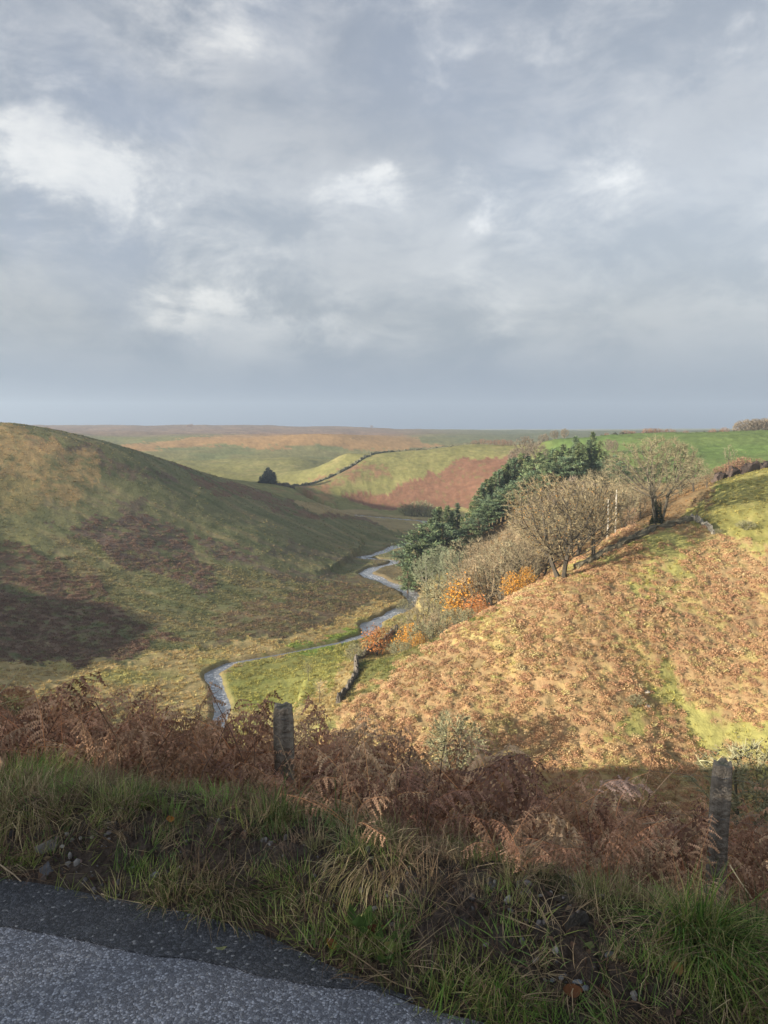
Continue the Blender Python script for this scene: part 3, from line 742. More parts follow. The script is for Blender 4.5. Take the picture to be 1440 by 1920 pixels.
proto('willow_bush', broadleaf(10, 4.6, 2.8, .06, 4, 520, D=.33, bark=(.15, .14, .10), twig=(.27, .24, .155), leaf=(.25, .235, .12), leaf_amt=2.2, leafsize=.2, twigs=7, tl=(.35, .8), di=5, dk=.45), BN, BM)
proto('red_bush', broadleaf(11, 3.6, 2.6, .06, 4, 480, D=.33, bark=(.13, .09, .07), twig=(.27, .16, .115), leaf=(.28, .15, .10), leaf_amt=3.0, leafsize=.22, twigs=5, tl=(.3, .6), di=5, dk=.5), BN, BM)
proto('round_tree', broadleaf(12, 10, 5.2, .16, 1, 750, bark=dk_bark, twig=(.25, .19, .15), twigs=9, tw=.12, leaf=(.26, .20, .15), leaf_amt=1.2, leafsize=.3), BN, BM)
proto('sapling', broadleaf(13, 6.5, 2.0, .4, 1, 200, D=.35, bark=dk_bark, twig=(.26, .22, .15), twigs=5, tl=(.3, .8), di=5, dk=.6), BN, BM)
proto('open_stem', broadleaf(14, 5.0, 2.3, .06, 5, 170, D=.35, bark=(.17, .10, .08), twig=(.24, .15, .115), twigs=4, tl=(.3, .8), di=5, dk=.8), BN, BM)
NM = ('trunk', 'crown')
for i in range(4): proto('fir%d' % i, conifer(30+i, 18, (3.4, 3.0, 3.9, 3.3)[i], (.16, .2, .12, .24)[i], 'fir', ((.068, .092, .047), (.058, .085, .050), (.078, .098, .044), (.063, .084, .042))[i])[:2], NM, ('bark', 'needle'))
for i in range(3): proto('pine%d' % i, conifer(40+i, 15, (3.2, 3.8, 3.0)[i], (.42, .34, .48)[i], 'pine', ((.066, .094, .05), (.062, .09, .054), (.076, .10, .05))[i])[:2], NM, ('bark', 'needle'))
proto('dark_fir', conifer(50, 12, 3.2, .05, 'fir', (.022, .032, .03))[:2], NM, ('bark', 'needle'))  # near-black needles stand in for the shade on the far wedge
HT = {'grand_beech': 17, 'multi_beech': 17, 'golden_beech': 15, 'bare_tree': 12, 'bare_tree_wide': 11, 'lichen_oak': 12, 'slim_tree': 12, 'small_golden': 6, 'tan_tree': 12, 'small_copper': 5,
      'willow_bush': 4.6, 'red_bush': 3.6, 'round_tree': 10, 'sapling': 6.5, 'open_stem': 5.0, 'dark_fir': 12}
for i in range(4): HT['fir%d' % i] = 18
for i in range(3): HT['pine%d' % i] = 15
RNG = random.Random(7)
def plant(key, name, loc, h, label, cat='tree', group=None, wide=1.0, rz=None):
    sc = h/HT[key]
    t = empty(name, (loc[0], loc[1], loc[2]), RNG.uniform(0, 6.28) if rz is None else rz, (sc*wide, sc*wide, sc))
    tag(t, label, cat, group)
    pc = None
    for nm, me, mt in PROTO[key]:
        o_ = link(nm, me, None, pc if (nm == 'leaves' and pc) else t)
        if nm == 'crown': pc = o_
    return t
def top_h(u, vt, d, loc):
    return P(u, vt, d)[2]-loc[2]

# conifers on the wooded bank
CON = [(766,1020,206),(780,1008,210),(790,1000,212),(803,985,209),(806,972,216),(815,955,221),(822,950,222),(838,947,226),(848,958,224),(857,943,229),(830,985,211),(850,990,215),(866,968,219),(874,962,221),(884,940,227),(890,928,226),
       (898,915,229),(905,905,230),(912,898,234),(920,893,232),(928,884,236),(936,880,235),(943,872,238),(950,868,239),(957,860,244),(963,858,243),(976,850,246),(985,860,242),(990,855,247),(1003,862,238),(1009,848,248),(1015,852,246),(1030,858,241),
       (1036,842,249),(1042,845,247),(1054,832,250),(1064,840,243),(1077,818,250),(1084,830,247),(1092,832,245),(1109,810,252),(1103,824,248),(1121,826,248),(1132,845,243),
       (940,925,223),(955,915,225),(968,905,226),(980,898,227),(993,893,229),(1005,886,231),(1018,878,231),(915,945,219),(895,965,217),(880,985,213),(1045,868,236),(1058,860,238),(1072,858,239),(1000,915,224),(925,930,222)]
for i, (u, vt, d) in enumerate(CON):
    loc = at(u, d); h = top_h(u, vt, d, loc)
    h = min(max(h, 6), 24)
    pine = i >= 44 or i in (1, 3, 10, 11, 29)
    key = ('pine%d' if pine else 'fir%d') % (i % (3 if pine else 4))
    low_ = u < 880
    if pine and low_: plant(key, 'pine_tree', loc, h, 'pale green pine in the lower group of conifers next to the lichened oaks', 'pine tree', 'pines in the lower group', wide=1.5)
    elif pine: plant(key, 'pine_tree', loc, h, 'pale green pine with clumped needles along the front of the main conifer belt', 'pine tree', 'pines in the main belt', wide=1.5)
    elif low_: plant(key, 'fir_tree', loc, h, 'dark pointed fir in the lower group of conifers down by the river', 'fir tree', 'firs in the lower group', wide=1.2)
    elif (u, vt) == (1109, 810): plant(key, 'fir_tree', loc, h, 'dark fir with the highest pointed top of the conifer belt, against the green field', 'fir tree')
    else: plant(key, 'fir_tree', loc, h, 'dark green pointed fir in the main belt of conifers rising towards the field', 'fir tree', 'firs in the main belt', wide=1.2)
for u, vt, d, hh in [(1145,856,242,None), (1162,868,238,None)]:
    loc = at(u, d); plant('pine1', 'pine_tree', loc, max(6, top_h(u, vt, d, loc)), 'low spreading pine at the upper end of the conifer belt, leaning out beside bare trees', 'pine tree', 'low pines at the upper end', wide=1.5)

# beeches along the brow of the bracken slope
b = hit(1232, 984); plant('grand_beech', 'beech_tree', b, top_h(1232, 818, b[1], b), 'tall bare beech with an ivy-wrapped trunk standing by the corner of the stone wall', 'beech tree', rz=.6)
b = hit(1050, 1082); plant('multi_beech', 'beech_tree', b, top_h(1050, 888, b[1], b), 'broad twin-stemmed beech with brown twigs and gold leaves on its low branches', 'beech tree', rz=0.2)
b = hit(1112, 1046); plant('golden_beech', 'beech_tree', b, top_h(1112, 893, b[1], b), 'beech with a patch of golden leaves and a two-part pale trunk above the bracken slope', 'beech tree', rz=1.0)
for u, vt, d, key, lab in [(1300,855,172,'bare_tree','bare grey-green tree just beyond the tall ivy-wrapped beech, in front of the field'),
        (1165,890,168,'slim_tree','slender bare tree with pale trunk behind the golden beech'),(1190,885,172,'slim_tree','slender bare tree with pale trunk behind the golden beech'),
        (1210,900,176,'slim_tree','slender bare tree with pale trunk behind the golden beech'),(1150,905,172,'bare_tree','bare tree between the golden beech and the low pines'),
        (1275,880,182,'bare_tree_wide','spreading bare tree behind the tall ivy-wrapped beech'),(1325,905,168,'bare_tree_wide','low spreading bare tree at the edge of the sunlit grass shoulder')]:
    loc = at(u, d); plant(key, 'bare_tree', loc, max(4, top_h(u, vt, d, loc)), lab, 'tree', 'slender bare trees' if key == 'slim_tree' else None)
b = hit(1182, 992); b = at(1182, 153); plant('open_stem', 'thorn_bush', b, 5.2, 'open many-stemmed bush with reddish branches left of the ivy-wrapped beech', 'bush')
# two snapped white trunks
for u, vt, vb in [(1139,936,985),(1154,918,985)]:
    loc = at(u, 158); hh = top_h(u, vt, 158, loc); m = MB(); m.col = (.55, .53, .47)
    m.tube([(0,0,-.2),(.05,.02,hh*.4),(-.05,0,hh*.8),(0,.04,hh)], [.22,.19,.17,.10], 7); m.tube([(0,0,hh*.55),(.5,.1,hh*.62)], [.09,.04], 5); m.tube([(0,0,hh*.3),(-.35,.2,hh*.36)], [.08,.03], 5)
    tag(link('dead_tree', m.mesh('dead_tree', True), M['bark'], None, loc), 'snapped white dead trunk standing among bare trees behind the golden beech', 'dead tree', 'snapped white trunks')
# trees on the slope between brow and conifers
MID = [(880,1005,178,'bare_tree_wide'),(905,1010,172,'tan_tree'),(925,990,172,'bare_tree'),(950,985,170,'tan_tree'),(975,970,168,'bare_tree'),(940,1015,160,'bare_tree_wide'),(985,945,176,'tan_tree'),(1000,925,182,'bare_tree_wide'),(1010,905,185,'round_tree'),(1045,893,190,'round_tree'),(1080,882,192,'round_tree'),(1115,878,195,'bare_tree_wide'),(895,1040,160,'bare_tree'),
       (870,1060,150,'bare_tree_wide'),(885,1035,148,'tan_tree'),(902,1020,152,'bare_tree'),(920,1030,145,'tan_tree'),(948,1010,146,'bare_tree_wide'),(965,1000,148,'tan_tree'),(978,1020,140,'bare_tree'),(1000,985,150,'tan_tree'),(1015,960,155,'bare_tree_wide'),(1085,925,160,'bare_tree_wide'),(1130,915,162,'tan_tree'),(1105,900,170,'bare_tree'),(1170,910,160,'bare_tree_wide'),(1200,915,165,'tan_tree')]
for u, vt, d, key in MID:
    loc = at(u, d); plant(key, 'bare_tree', loc, min(14, max(4, top_h(u, vt, d, loc))), {'tan_tree': 'pinkish-tan bare tree in the thicket between the conifers and the twin-stemmed beech', 'bare_tree': 'upright brown bare tree in the thicket between the conifers and the twin-stemmed beech', 'bare_tree_wide': 'wide low-forked bare tree in the thicket between the conifers and the twin-stemmed beech', 'round_tree': 'round-headed bare tree at the foot of the conifer belt, behind the beeches'}[key], 'tree', {'tan_tree': 'tan trees in the thicket', 'bare_tree': 'upright trees in the thicket', 'bare_tree_wide': 'wide trees in the thicket', 'round_tree': 'round-headed trees below the conifers'}[key])
for u, vt, d, key, lab in [(823,1022,192,'lichen_oak','rounded oak with pale grey-green lichened branches below the conifers'),(848,1030,186,'lichen_oak','rounded oak with pale grey-green lichened branches below the conifers'),
        (800,1040,190,'lichen_oak','rounded oak with pale grey-green lichened branches below the conifers'),(870,1032,182,'lichen_oak','rounded oak with pale grey-green lichened branches below the conifers')]:
    loc = at(u, d); plant(key, 'oak_tree', loc, max(4, top_h(u, vt, d, loc)), lab, 'oak tree', 'lichened oaks')
for u, vt, d, key, nm, lab, cat in [
        (937,1035,142,'slim_tree','bare_tree','thin bare tree with a dark straight stem on the brow between two golden bushes','tree'),
        (908,1050,146,'slim_tree','bare_tree','pale bare tree left of the thin dark-stemmed tree on the brow','tree'),
        (988,1062,136,'small_golden','golden_bush','small golden-leaved tree in front of the thicket, lower left of the twin-stemmed beech','tree'),
        (885,1068,152,'small_golden','golden_bush','small yellow-orange tree below the lichened oaks','tree'),
        (893,1115,139,'small_copper','copper_bush','orange-copper bush on the brow below the small yellow-orange tree','bush'),
        (905,1128,133,'small_copper','copper_bush','low rusty bush at the edge of the bracken brow','bush'),
        (868,1085,147,'small_golden','golden_bush','golden small tree left of the yellow-orange tree below the oaks','tree'),
        (960,1072,138,'small_golden','golden_bush','second small golden tree in front of the thicket','tree'),
        (880,1140,134,'willow_bush','willow_bush','grey twiggy bush between the copper bush and the olive-green bush','bush'),
        (830,1135,144,'bare_tree_wide','bare_tree','low bare tree above the rounded olive-green bush','tree'),
        (812,1150,140,'tan_tree','bare_tree','bare tan tree between the olive-green bush and the orange-gold tree','tree'),
        (785,1185,130,'small_golden','golden_bush','second orange-gold tree at the foot of the brow','tree'),
        (760,1205,126,'willow_bush','willow_bush','straw-coloured bush in front of the orange-gold tree','bush'),
        (853,1140,139,'willow_bush','willow_bush','rounded olive-green bush on the slope above the dark bracken edge','bush'),
        (795,1120,150,'bare_tree','bare_tree','bare pinkish tree above the orange tree beside the river','tree'),
        (775,1140,146,'bare_tree_wide','bare_tree','bare wide-topped tree above the orange tree beside the river','tree'),
        (768,1170,138,'small_golden','golden_bush','orange-gold small tree at the foot of the bracken brow','tree'),
        (795,1165,134,'willow_bush','willow_bush','grey-green bush beside the orange-gold tree at the foot of the brow','bush'),
        (745,1200,130,'willow_bush','willow_bush','pale twiggy bush between the stone wall and the orange-gold tree','bush'),
        (706,1172,146,'small_copper','copper_bush','orange-brown bush on the river bank by the end of the stone wall','bush'),
        (665,1205,139,'willow_bush','willow_bush','grey twiggy bush standing by the bend of the stone wall','bush'),
        (757,1122,188,'willow_bush','willow_bush','green-grey bush at the water edge by the river bend','bush'),
        (820,1085,170,'willow_bush','willow_bush','bush at the foot of the lichened oaks','bush'),
        (600,1270,112,'sapling','sapling','pale bare sapling on the valley floor beside the stone wall','tree'),
        (578,1240,124,'sapling','sapling','small bare sapling in the sunlit grass by the river','tree'),
        (850,1336,92,'willow_bush','willow_bush','grey-green bush low on the near slope in front of the bracken face','bush'),
        (1405,1395,78,'willow_bush','willow_bush','pale grey bush behind the right fence post','bush')]:
    loc = at(u, d); plant(key, nm, loc, min(13, max(2.0, top_h(u, vt, d, loc))), lab, cat)
# trees and bushes at the field's edges and on the skyline
for u, vt, d in [(968,812,400),(985,818,380),(1020,813,390),(1040,816,385),(1058,820,380),(1005,826,360),(1140,838,300),(1150,842,290)]:
    loc = at(u, d); plant('round_tree', 'round_tree', loc, min(13, max(5, top_h(u, vt, d, loc))), 'rounded bare tree behind the conifer belt at the edge of the green field', 'tree', 'rounded trees behind the conifers')
for u, d, h in [(905,560,4),(918,556,3.5),(930,550,4),(942,545,4.5),(955,540,4),(890,562,3)]:
    plant('red_bush', 'hedge_bush', at(u, d), h, 'brown hedge bush on the crest of the far grassy hill', 'bush', 'bushes on the far hill crest', wide=1.3)
for u, d, h, w in [(1137,476,3,1),(1174,478,4,1.5),(1186,478,3.5,1.3),(1212,480,5,1.2),(1222,480,5.2,1.3),(1232,480,5,1.3),(1254,480,5,1.6),(1285,478,4,1),(1336,474,4,1),(1358,472,4.5,1)]:
    plant('red_bush', 'hedge_bush', at(u, d), h, 'dark bush on the hedge line along the top of the green field', 'bush', 'bushes along the field top', wide=w)
for u, d, h in [(1385,500,9),(1396,495,10),(1408,500,10.5),(1420,495,10.5),(1432,500,11),(1445,495,11),(1460,500,11),(1415,510,10),(1438,512,11)]:
    plant('round_tree', 'round_tree', at(u, d), h, 'rounded bare tree in the small wood on the skyline beyond the field', 'tree', 'trees of the skyline wood', wide=1.2)
plant('sapling', 'sapling', at(1366, 215), 7.5, 'lone thin sapling in front of the green field, above the hedge', 'tree')
for u, d, h in [(1348,186,4.2),(1358,186,4.4),(1368,187,4.8),(1379,188,5.2),(1390,189,5.4),(1397,190,5.2)]:
    plant('red_bush', 'hedge_bush', at(u, d), h*.8, 'reddish-brown clipped hedge bush along the bank above the grass shoulder', 'bush', 'red hedge along the bank', wide=.9)
plant('red_bush', 'hedge_bush', at(1423, 193), 2.8, 'single round red bush on the hedge bank beyond the gap', 'bush')
for u, d, h in [(358,1750,7),(352,1750,5),(697,1900,5)]:
    plant('red_bush', 'skyline_bush', at(u, d), h, 'tiny lone bush on the crest of the far moor', 'bush', 'bushes on the moor crest', wide=1.4)
for u, vt, d in [(762,945,402),(778,940,400),(792,938,405),(803,945,398),(770,955,396),(815,950,392)]:
    loc = at(u, d); plant('willow_bush', 'willow_bush', loc, min(9, max(4, top_h(u, vt, d, loc))), 'grey willow at the foot of the red bracken hill', 'bush', 'grey willows at the hill foot', wide=1.2)
for u, vt, d in [(488,899,458),(493,893,460),(498,886,462),(503,880,464),(508,884,465),(514,888,466)]:
    loc = at(u, d); plant('dark_fir', 'fir_tree', loc, min(11, max(4, top_h(u, vt, d, loc)+1)), 'fir coloured near-black for shade in the wedge-shaped clump at the lower end of the far field bank', 'fir tree', 'dark wedge of firs', wide=1.7)
for u, v, h, w, lab in [(1190,1322,1.5,1.6,'dark gorse bush beside two pale stones on the bracken slope'),(1398,992,1.6,2.2,'dark green bush near the top of the slope below the grass shoulder'),(1345,1001,1.0,1.6,'small bush put in place of a dark hollow below the stone wall')]:
    loc = hit(u, v, 60); t = plant('willow_bush', 'gorse_bush', loc, h, lab, 'bush', wide=w)  # the smallest bush stands in for a dark hollow in the slope

# ------------------------------------------------------------------ walls and banks
def wall(name, px, h, w, col, label, cat, dmin=60, mat='stone', rough=.25, world=None):
    pts = [Vector(hit(u, v, dmin)) for u, v in px] if world is None else [Vector(p) for p in world]
    m = MB(); rng = random.Random(len(px)*31+int(h*100)); o = pts[0].copy()
    step = max(.45, w*.6); samples = []
    for a, b_ in zip(pts[:-1], pts[1:]):
        n = max(1, int((b_-a).to_2d().length/step))
        for i in range(n): samples.append(a.lerp(b_, i/n))
    samples.append(pts[-1]); prof = [(-.5, -.6), (-.48, .35), (-.38, .8), (-.12, 1.0), (.14, .98), (.38, .78), (.5, .35), (.52, -.6)]; n = len(prof); vs = []
    g = H(np.array([p.x for p in samples]), np.array([p.y for p in samples]))
    for i, p in enumerate(samples):
        a = samples[max(0, i-1)]; c = samples[min(len(samples)-1, i+1)]; d = (c-a).to_2d().normalized(); nn = Vector((-d.y, d.x))
        hh = h*(1+rng.uniform(-rough, rough)*1.6)
        for (x_, z_) in prof:
            q = p.to_2d()+nn*(x_*w+rng.uniform(-.3, .3)*w*.6)+d*rng.uniform(-.4, .4)*step*.8
            vs.append((q.x-o.x, q.y-o.y, g[i]-o.z+z_*hh+rng.uniform(-.22, .22)*h*(z_ > 0)))
    qs = [(i*n+j, i*n+j+1, (i+1)*n+j+1, (i+1)*n+j) for i in range(len(samples)-1) for j in range(n-1)]
    m.col = col; m.add(vs, [], qs)
    e = (len(samples)-1)*n
    m.t += [(0, j+1, j) for j in range(1, n-1)]+[(e, e+j, e+j+1) for j in range(1, n-1)]
    for i in range(len(m.c)):
        f = rng.uniform(.6, 1.4); m.c[i] = tuple(x_*f for x_ in col)
    return tag(link(name, m.mesh(name), M[mat], None, o), label, cat)
wall('stone_wall', [(634,1318),(655,1290),(668,1268),(668,1240),(690,1222),(720,1205),(745,1180)], 1.0, .7, (.14, .125, .105), 'dark dry-stone wall running along the valley floor beside the river bushes', 'wall', 95)
wall('stone_wall', [(1338,1003),(1318,984),(1297,972)], 0.8, .6, (.20, .19, .16), 'short pale broken stone wall at the corner beside the ivy-wrapped beech', 'wall')
wall('earth_bank', [(1296,974),(1262,984),(1225,992),(1180,1014),(1130,1042),(1080,1066)], 0.75, 1.6, (.14, .125, .085), 'dark mossy earth bank running down under the beeches', 'bank')
wall('earth_bank', [], 1.9, 2.2, (.085, .065, .055), 'dark stony field bank below the red hedge', 'bank', world=[at(u, d) for u, d in [(1338,182),(1360,184),(1395,187),(1440,191),(1520,200)]])
wall('field_bank', [], 1.3, 2.2, (.10, .10, .065), 'long dark field bank curving over the far grassy hill', 'bank', rough=.4, world=[at(u, d) for u, d in [(505,464),(545,470),(580,482),(620,500),(655,520),(690,542),(740,560),(800,566),(850,566),(900,562)]])
wall('field_bank', [], 1.6, 2.5, (.06, .065, .04), 'thin dark hedge bank along the top edge of the green field', 'bank', rough=.5, world=[at(u, d) for u, d in [(1105,474),(1180,478),(1260,480),(1340,476),(1375,474),(1440,470)]])
wall('field_bank', [], 1.6, 2.2, (.075, .065, .045), 'faint dark bank dropping down the slope from the wedge of firs', 'bank', rough=.5, world=[at(u, d) for u, d in [(512,464),(540,462),(566,458),(576,450),(580,440)]])
def stone(rng, sx, sy, sz, col, n=9):
    m = MB(); m.col = col; vs = []; rows = 5
    for i in range(rows):
        f = math.pi*i/(rows-1)
        for j in range(n):
            a = 6.283*j/n; r = 1+rng.uniform(-.22, .22)
            vs.append((sx*math.sin(f)*math.cos(a)*r, sy*math.sin(f)*math.sin(a)*r, sz*math.cos(f)*(1+rng.uniform(-.15, .15))))
    m.add(vs, [], [(i*n+j, (i+1)*n+j, (i+1)*n+(j+1) % n, i*n+(j+1) % n) for i in range(rows-1) for j in range(n)])
    return m
rs_ = random.Random(3)
for u, v, s_, lab in [(1213,1300,.42,'white boulder on the bracken slope, upper one beside the gorse'),(1214,1326,.45,'pale flat boulder on the bracken slope, lower one beside the gorse')]:
    p = hit(u, v, 60); link_ = link('boulder', stone(rs_, s_, s_*.8, s_*.55, (.42, .40, .36)).mesh('boulder'), M['stone'], None, (p[0], p[1], p[2]+.15)); tag(link_, lab, 'boulder')

# sheep, a long way off on the field
sm = MB(); sm.col = (.70, .67, .60)
sm.tube([(-.5,0,.62),(-.42,0,.62),(-.2,0,.63),(.15,0,.64),(.4,0,.63),(.5,0,.62)], [.08,.24,.30,.30,.25,.1], 8)
hm = MB(); hm.col = (.55, .52, .47); hm.tube([(.42,0,.72),(.6,0,.5),(.72,0,.3),(.78,0,.2)], [.13,.11,.09,.05], 6)
legs = []
for lx, ly in ((-.36,.14),(-.36,-.14),(.32,.14),(.32,-.14)):
    lm = MB(); lm.col = (.35, .32, .28); lm.tube([(lx,ly,.5),(lx-.03,ly,.28),(lx,ly,.0)], [.07,.045,.04], 5); legs.append(lm.mesh('sheep_leg'))
sme, hme = sm.mesh('sheep_body', True), hm.mesh('sheep_head', True)
for me in [sme, hme]+legs: me.materials.append(M['wool'])
for u, d in [(1183,455),(1196,452),(1227,460),(1246,458),(1312,448),(1352,440),(1405,430),(1425,445),(1338,452)]:
    loc = at(u, d); t = empty('sheep', loc, RNG.uniform(0, 6.28), 1.25); tag(t, 'tiny white sheep grazing near the top of the green field', 'sheep', 'sheep on the green field')
    link('body', sme, None, t); link('head', hme, None, t)
    for l in legs: link('leg', l, None, t)


# ------------------------------------------------------------------ ground cover nobody could count
def source(name, meshes, mat):
    """source meshes for a scatter; the collection itself is not part of the scene"""
    c = bpy.data.collections.new(name)
    for i, me in enumerate(meshes):
        me.materials.append(mat); o = bpy.data.objects.new('%s_source' % name, me); c.objects.link(o)
    return c
def scatter(name, col, pts, rot, scl, tint, label, cat, seed=0):
    n = len(pts); rng = np.random.default_rng(seed)
    me = bpy.data.meshes.new(name); me.vertices.add(n); me.vertices.foreach_set('co', np.asarray(pts, np.float32).ravel())
    for nm, typ, arr in (('rot', 'FLOAT_VECTOR', rot), ('scl', 'FLOAT_VECTOR', scl), ('tint', 'FLOAT_VECTOR', tint)):
        a = me.attributes.new(nm, typ, 'POINT'); a.data.foreach_set('vector', np.asarray(arr, np.float32).ravel())
    a = me.attributes.new('idx', 'INT', 'POINT'); a.data.foreach_set('value', rng.integers(0, len(col.objects), n).astype(np.int32))
    ng = bpy.data.node_groups.new(name, 'GeometryNodeTree')
    ng.interface.new_socket('Geometry', in_out='INPUT', socket_type='NodeSocketGeometry'); ng.interface.new_socket('Geometry', in_out='OUTPUT', socket_type='NodeSocketGeometry')
    N, L = ng.nodes, ng.links
    gi = N.new('NodeGroupInput'); go = N.new('NodeGroupOutput'); ip = N.new('GeometryNodeInstanceOnPoints'); ci = N.new('GeometryNodeCollectionInfo')
    ci.inputs['Collection'].default_value = col; ci.inputs['Separate Children'].default_value = True; ci.inputs['Reset Children'].default_value = True
    def attr(nm, t): 
        q = N.new('GeometryNodeInputNamedAttribute'); q.data_type = t; q.inputs['Name'].default_value = nm; return q.outputs['Attribute']
    er = N.new('FunctionNodeEulerToRotation'); L.new(attr('rot', 'FLOAT_VECTOR'), er.inputs[0])
    L.new(gi.outputs[0], ip.inputs['Points']); L.new(ci.outputs[0], ip.inputs['Instance']); ip.inputs['Pick Instance'].default_value = True
    L.new(attr('idx', 'INT'), ip.inputs['Instance Index']); L.new(er.outputs[0], ip.inputs['Rotation']); L.new(attr('scl', 'FLOAT_VECTOR'), ip.inputs['Scale']); L.new(ip.outputs[0], go.inputs[0])
    o = bpy.data.objects.new(name, me); COL.objects.link(o); md = o.modifiers.new('scatter', 'NODES'); md.node_group = ng
    return tag(o, label, cat, None, 'stuff')
def tints(rng, n, cols, w=None, var=.3):
    c = np.array(cols)[rng.choice(len(cols), n, p=w)]
    return np.clip(c*rng.uniform(1-var, 1+var, (n, 1)), .004, .8)

def blade(m, p, d, L, w, droop, rng, seg=3):
    """a grass blade that bends over as it grows"""
    p = np.array(p, float); d = np.array(d, float); d /= np.linalg.norm(d)
    side = np.cross(d, (0, 0, 1)); l = np.linalg.norm(side); side = np.array([1., 0, 0]) if l < 1e-3 else side/l
    vs = []; 
    for i in range(seg+1):
        f = i/seg; ww = w*(1-f**1.5)*.5
        if i < seg: vs += [tuple(p-side*ww), tuple(p+side*ww)]
        else: vs.append(tuple(p))
        d = d+np.array([0, 0, -droop/seg*(1+f)]); d /= np.linalg.norm(d); p = p+d*L/seg
    qs = [(2*i, 2*i+1, 2*i+3, 2*i+2) for i in range(seg-1)]; m.add(vs, [(2*seg-2, 2*seg-1, 2*seg)], qs)
def tuft(seed, n, L, spread, droop, w, r0, cols=((1, 1, 1),), colw=None, flow=(0, 0, 0), var=.25):
    rng = np.random.default_rng(seed); m = MB(); cols = np.array(cols)
    lean_ = rng.normal(0, .22, 2)
    for _ in range(n):
        a = rng.uniform(0, 6.28); r = r0*math.sqrt(rng.random())*rng.uniform(.6, 1.6); k = rng.uniform(.05, spread)*rng.uniform(.3, 1.2)
        d = (math.cos(a)*k+flow[0]+lean_[0]+rng.normal(0, .2), math.sin(a)*k+flow[1]+lean_[1]+rng.normal(0, .2), 1+flow[2]); c = cols[rng.choice(len(cols), p=colw)]*rng.uniform(1-var, 1+var)
        m.col = tuple(np.clip(c, 0, 3)); blade(m, (math.cos(a)*r, math.sin(a)*r, -.01), d, L*rng.uniform(.45, 1.15), w*rng.uniform(.6, 1.3), droop*rng.uniform(.4, 1.4), rng)
    return m
def clump(seed, n, rad, h, leaf, droop=.6):
    """a low mound of dead fern or rough grass as seen from far away"""
    rng = np.random.default_rng(seed); m = MB()
    for _ in range(n):
        a = rng.uniform(0, 6.28); r = rad*math.sqrt(rng.random()); z = h*(1-(r/rad)**2*.7)*rng.uniform(.35, 1.05)
        p = np.array([math.cos(a)*r, math.sin(a)*r, z]); d = np.array([math.cos(a), math.sin(a), 0])*rng.uniform(.3, 1)+rng.normal(0, .4, 3)+np.array([0, 0, -droop+.5]); d /= np.linalg.norm(d)
        w = np.cross(d, rng.normal(0, 1, 3)); w /= np.linalg.norm(w); s_ = leaf*rng.uniform(.5, 1.3); v = rng.uniform(.75, 1.25); m.col = (v, v, v)
        m.add([tuple(p-w*s_*.3), tuple(p+w*s_*.3), tuple(p+d*s_)], [(0, 1, 2)])
    return m

rg = np.random.default_rng(11)
def sample(x0, x1, y0, y1, dens):
    n = int((x1-x0)*(y1-y0)*dens); x = rg.uniform(x0, x1, n); y = rg.uniform(y0, y1, n); z = H(x, y); return x, y, z
fern = source('far_fern', [clump(100+i, 100, .66, .6, .2).mesh('far_fern') for i in range(5)], M['inst'])
rough = source('far_tussock', [tuft(120+i, 26, .5, 1.1, .9, .06, .2).mesh('far_tussock') for i in range(4)], M['inst'])
X, Y, Z, T, S = [], [], [], [], []
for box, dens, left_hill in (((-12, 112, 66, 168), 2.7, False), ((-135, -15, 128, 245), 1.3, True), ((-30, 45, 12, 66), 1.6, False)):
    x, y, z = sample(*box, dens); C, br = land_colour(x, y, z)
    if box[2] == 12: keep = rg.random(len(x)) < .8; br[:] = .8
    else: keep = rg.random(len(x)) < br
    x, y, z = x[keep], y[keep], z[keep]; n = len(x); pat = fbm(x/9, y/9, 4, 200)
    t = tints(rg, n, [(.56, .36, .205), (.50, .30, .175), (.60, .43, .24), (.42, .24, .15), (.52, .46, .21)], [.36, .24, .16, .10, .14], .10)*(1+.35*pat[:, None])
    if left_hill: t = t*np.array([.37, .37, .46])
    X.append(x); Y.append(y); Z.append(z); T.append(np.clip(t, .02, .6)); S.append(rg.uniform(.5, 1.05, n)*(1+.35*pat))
X, Y, Z, T, S = map(np.concatenate, (X, Y, Z, T, S)); n = len(X)
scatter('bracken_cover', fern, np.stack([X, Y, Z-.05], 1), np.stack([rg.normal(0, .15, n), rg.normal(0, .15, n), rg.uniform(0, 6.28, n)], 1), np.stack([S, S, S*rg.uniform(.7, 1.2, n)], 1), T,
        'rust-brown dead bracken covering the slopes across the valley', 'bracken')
X, Y, Z, T = [], [], [], []
for box, dens in (((-12, 125, 84, 200), 1.2), ((-90, 45, 104, 215), 2.4), ((-150, 20, 150, 330), .45)):
    x, y, z = sample(*box, dens); C, br = land_colour(x, y, z); rv = river_dist(x, y)
    keep = (rv > 4.2) & (rg.random(len(x)) < 1-.6*br) & (fbm(x/6, y/6, 3, 210) > -.22); x, y, z, C = x[keep], y[keep], z[keep], C[keep]
    X.append(x); Y.append(y); Z.append(z); T.append(np.clip(C*rg.uniform(.8, 1.9, (len(x), 1))*np.array([1.12, 1.02, .92]), .02, .6))
X, Y, Z, T = map(np.concatenate, (X, Y, Z, T)); n = len(X); S = rg.uniform(.55, 1.3, n)
scatter('rough_grass', rough, np.stack([X, Y, Z-.03], 1), np.stack([rg.normal(0, .12, n), rg.normal(0, .12, n), rg.uniform(0, 6.28, n)], 1), np.stack([S, S, S*.8], 1), T,
        'tussocky rough grass over the valley floor and hillsides', 'grass')

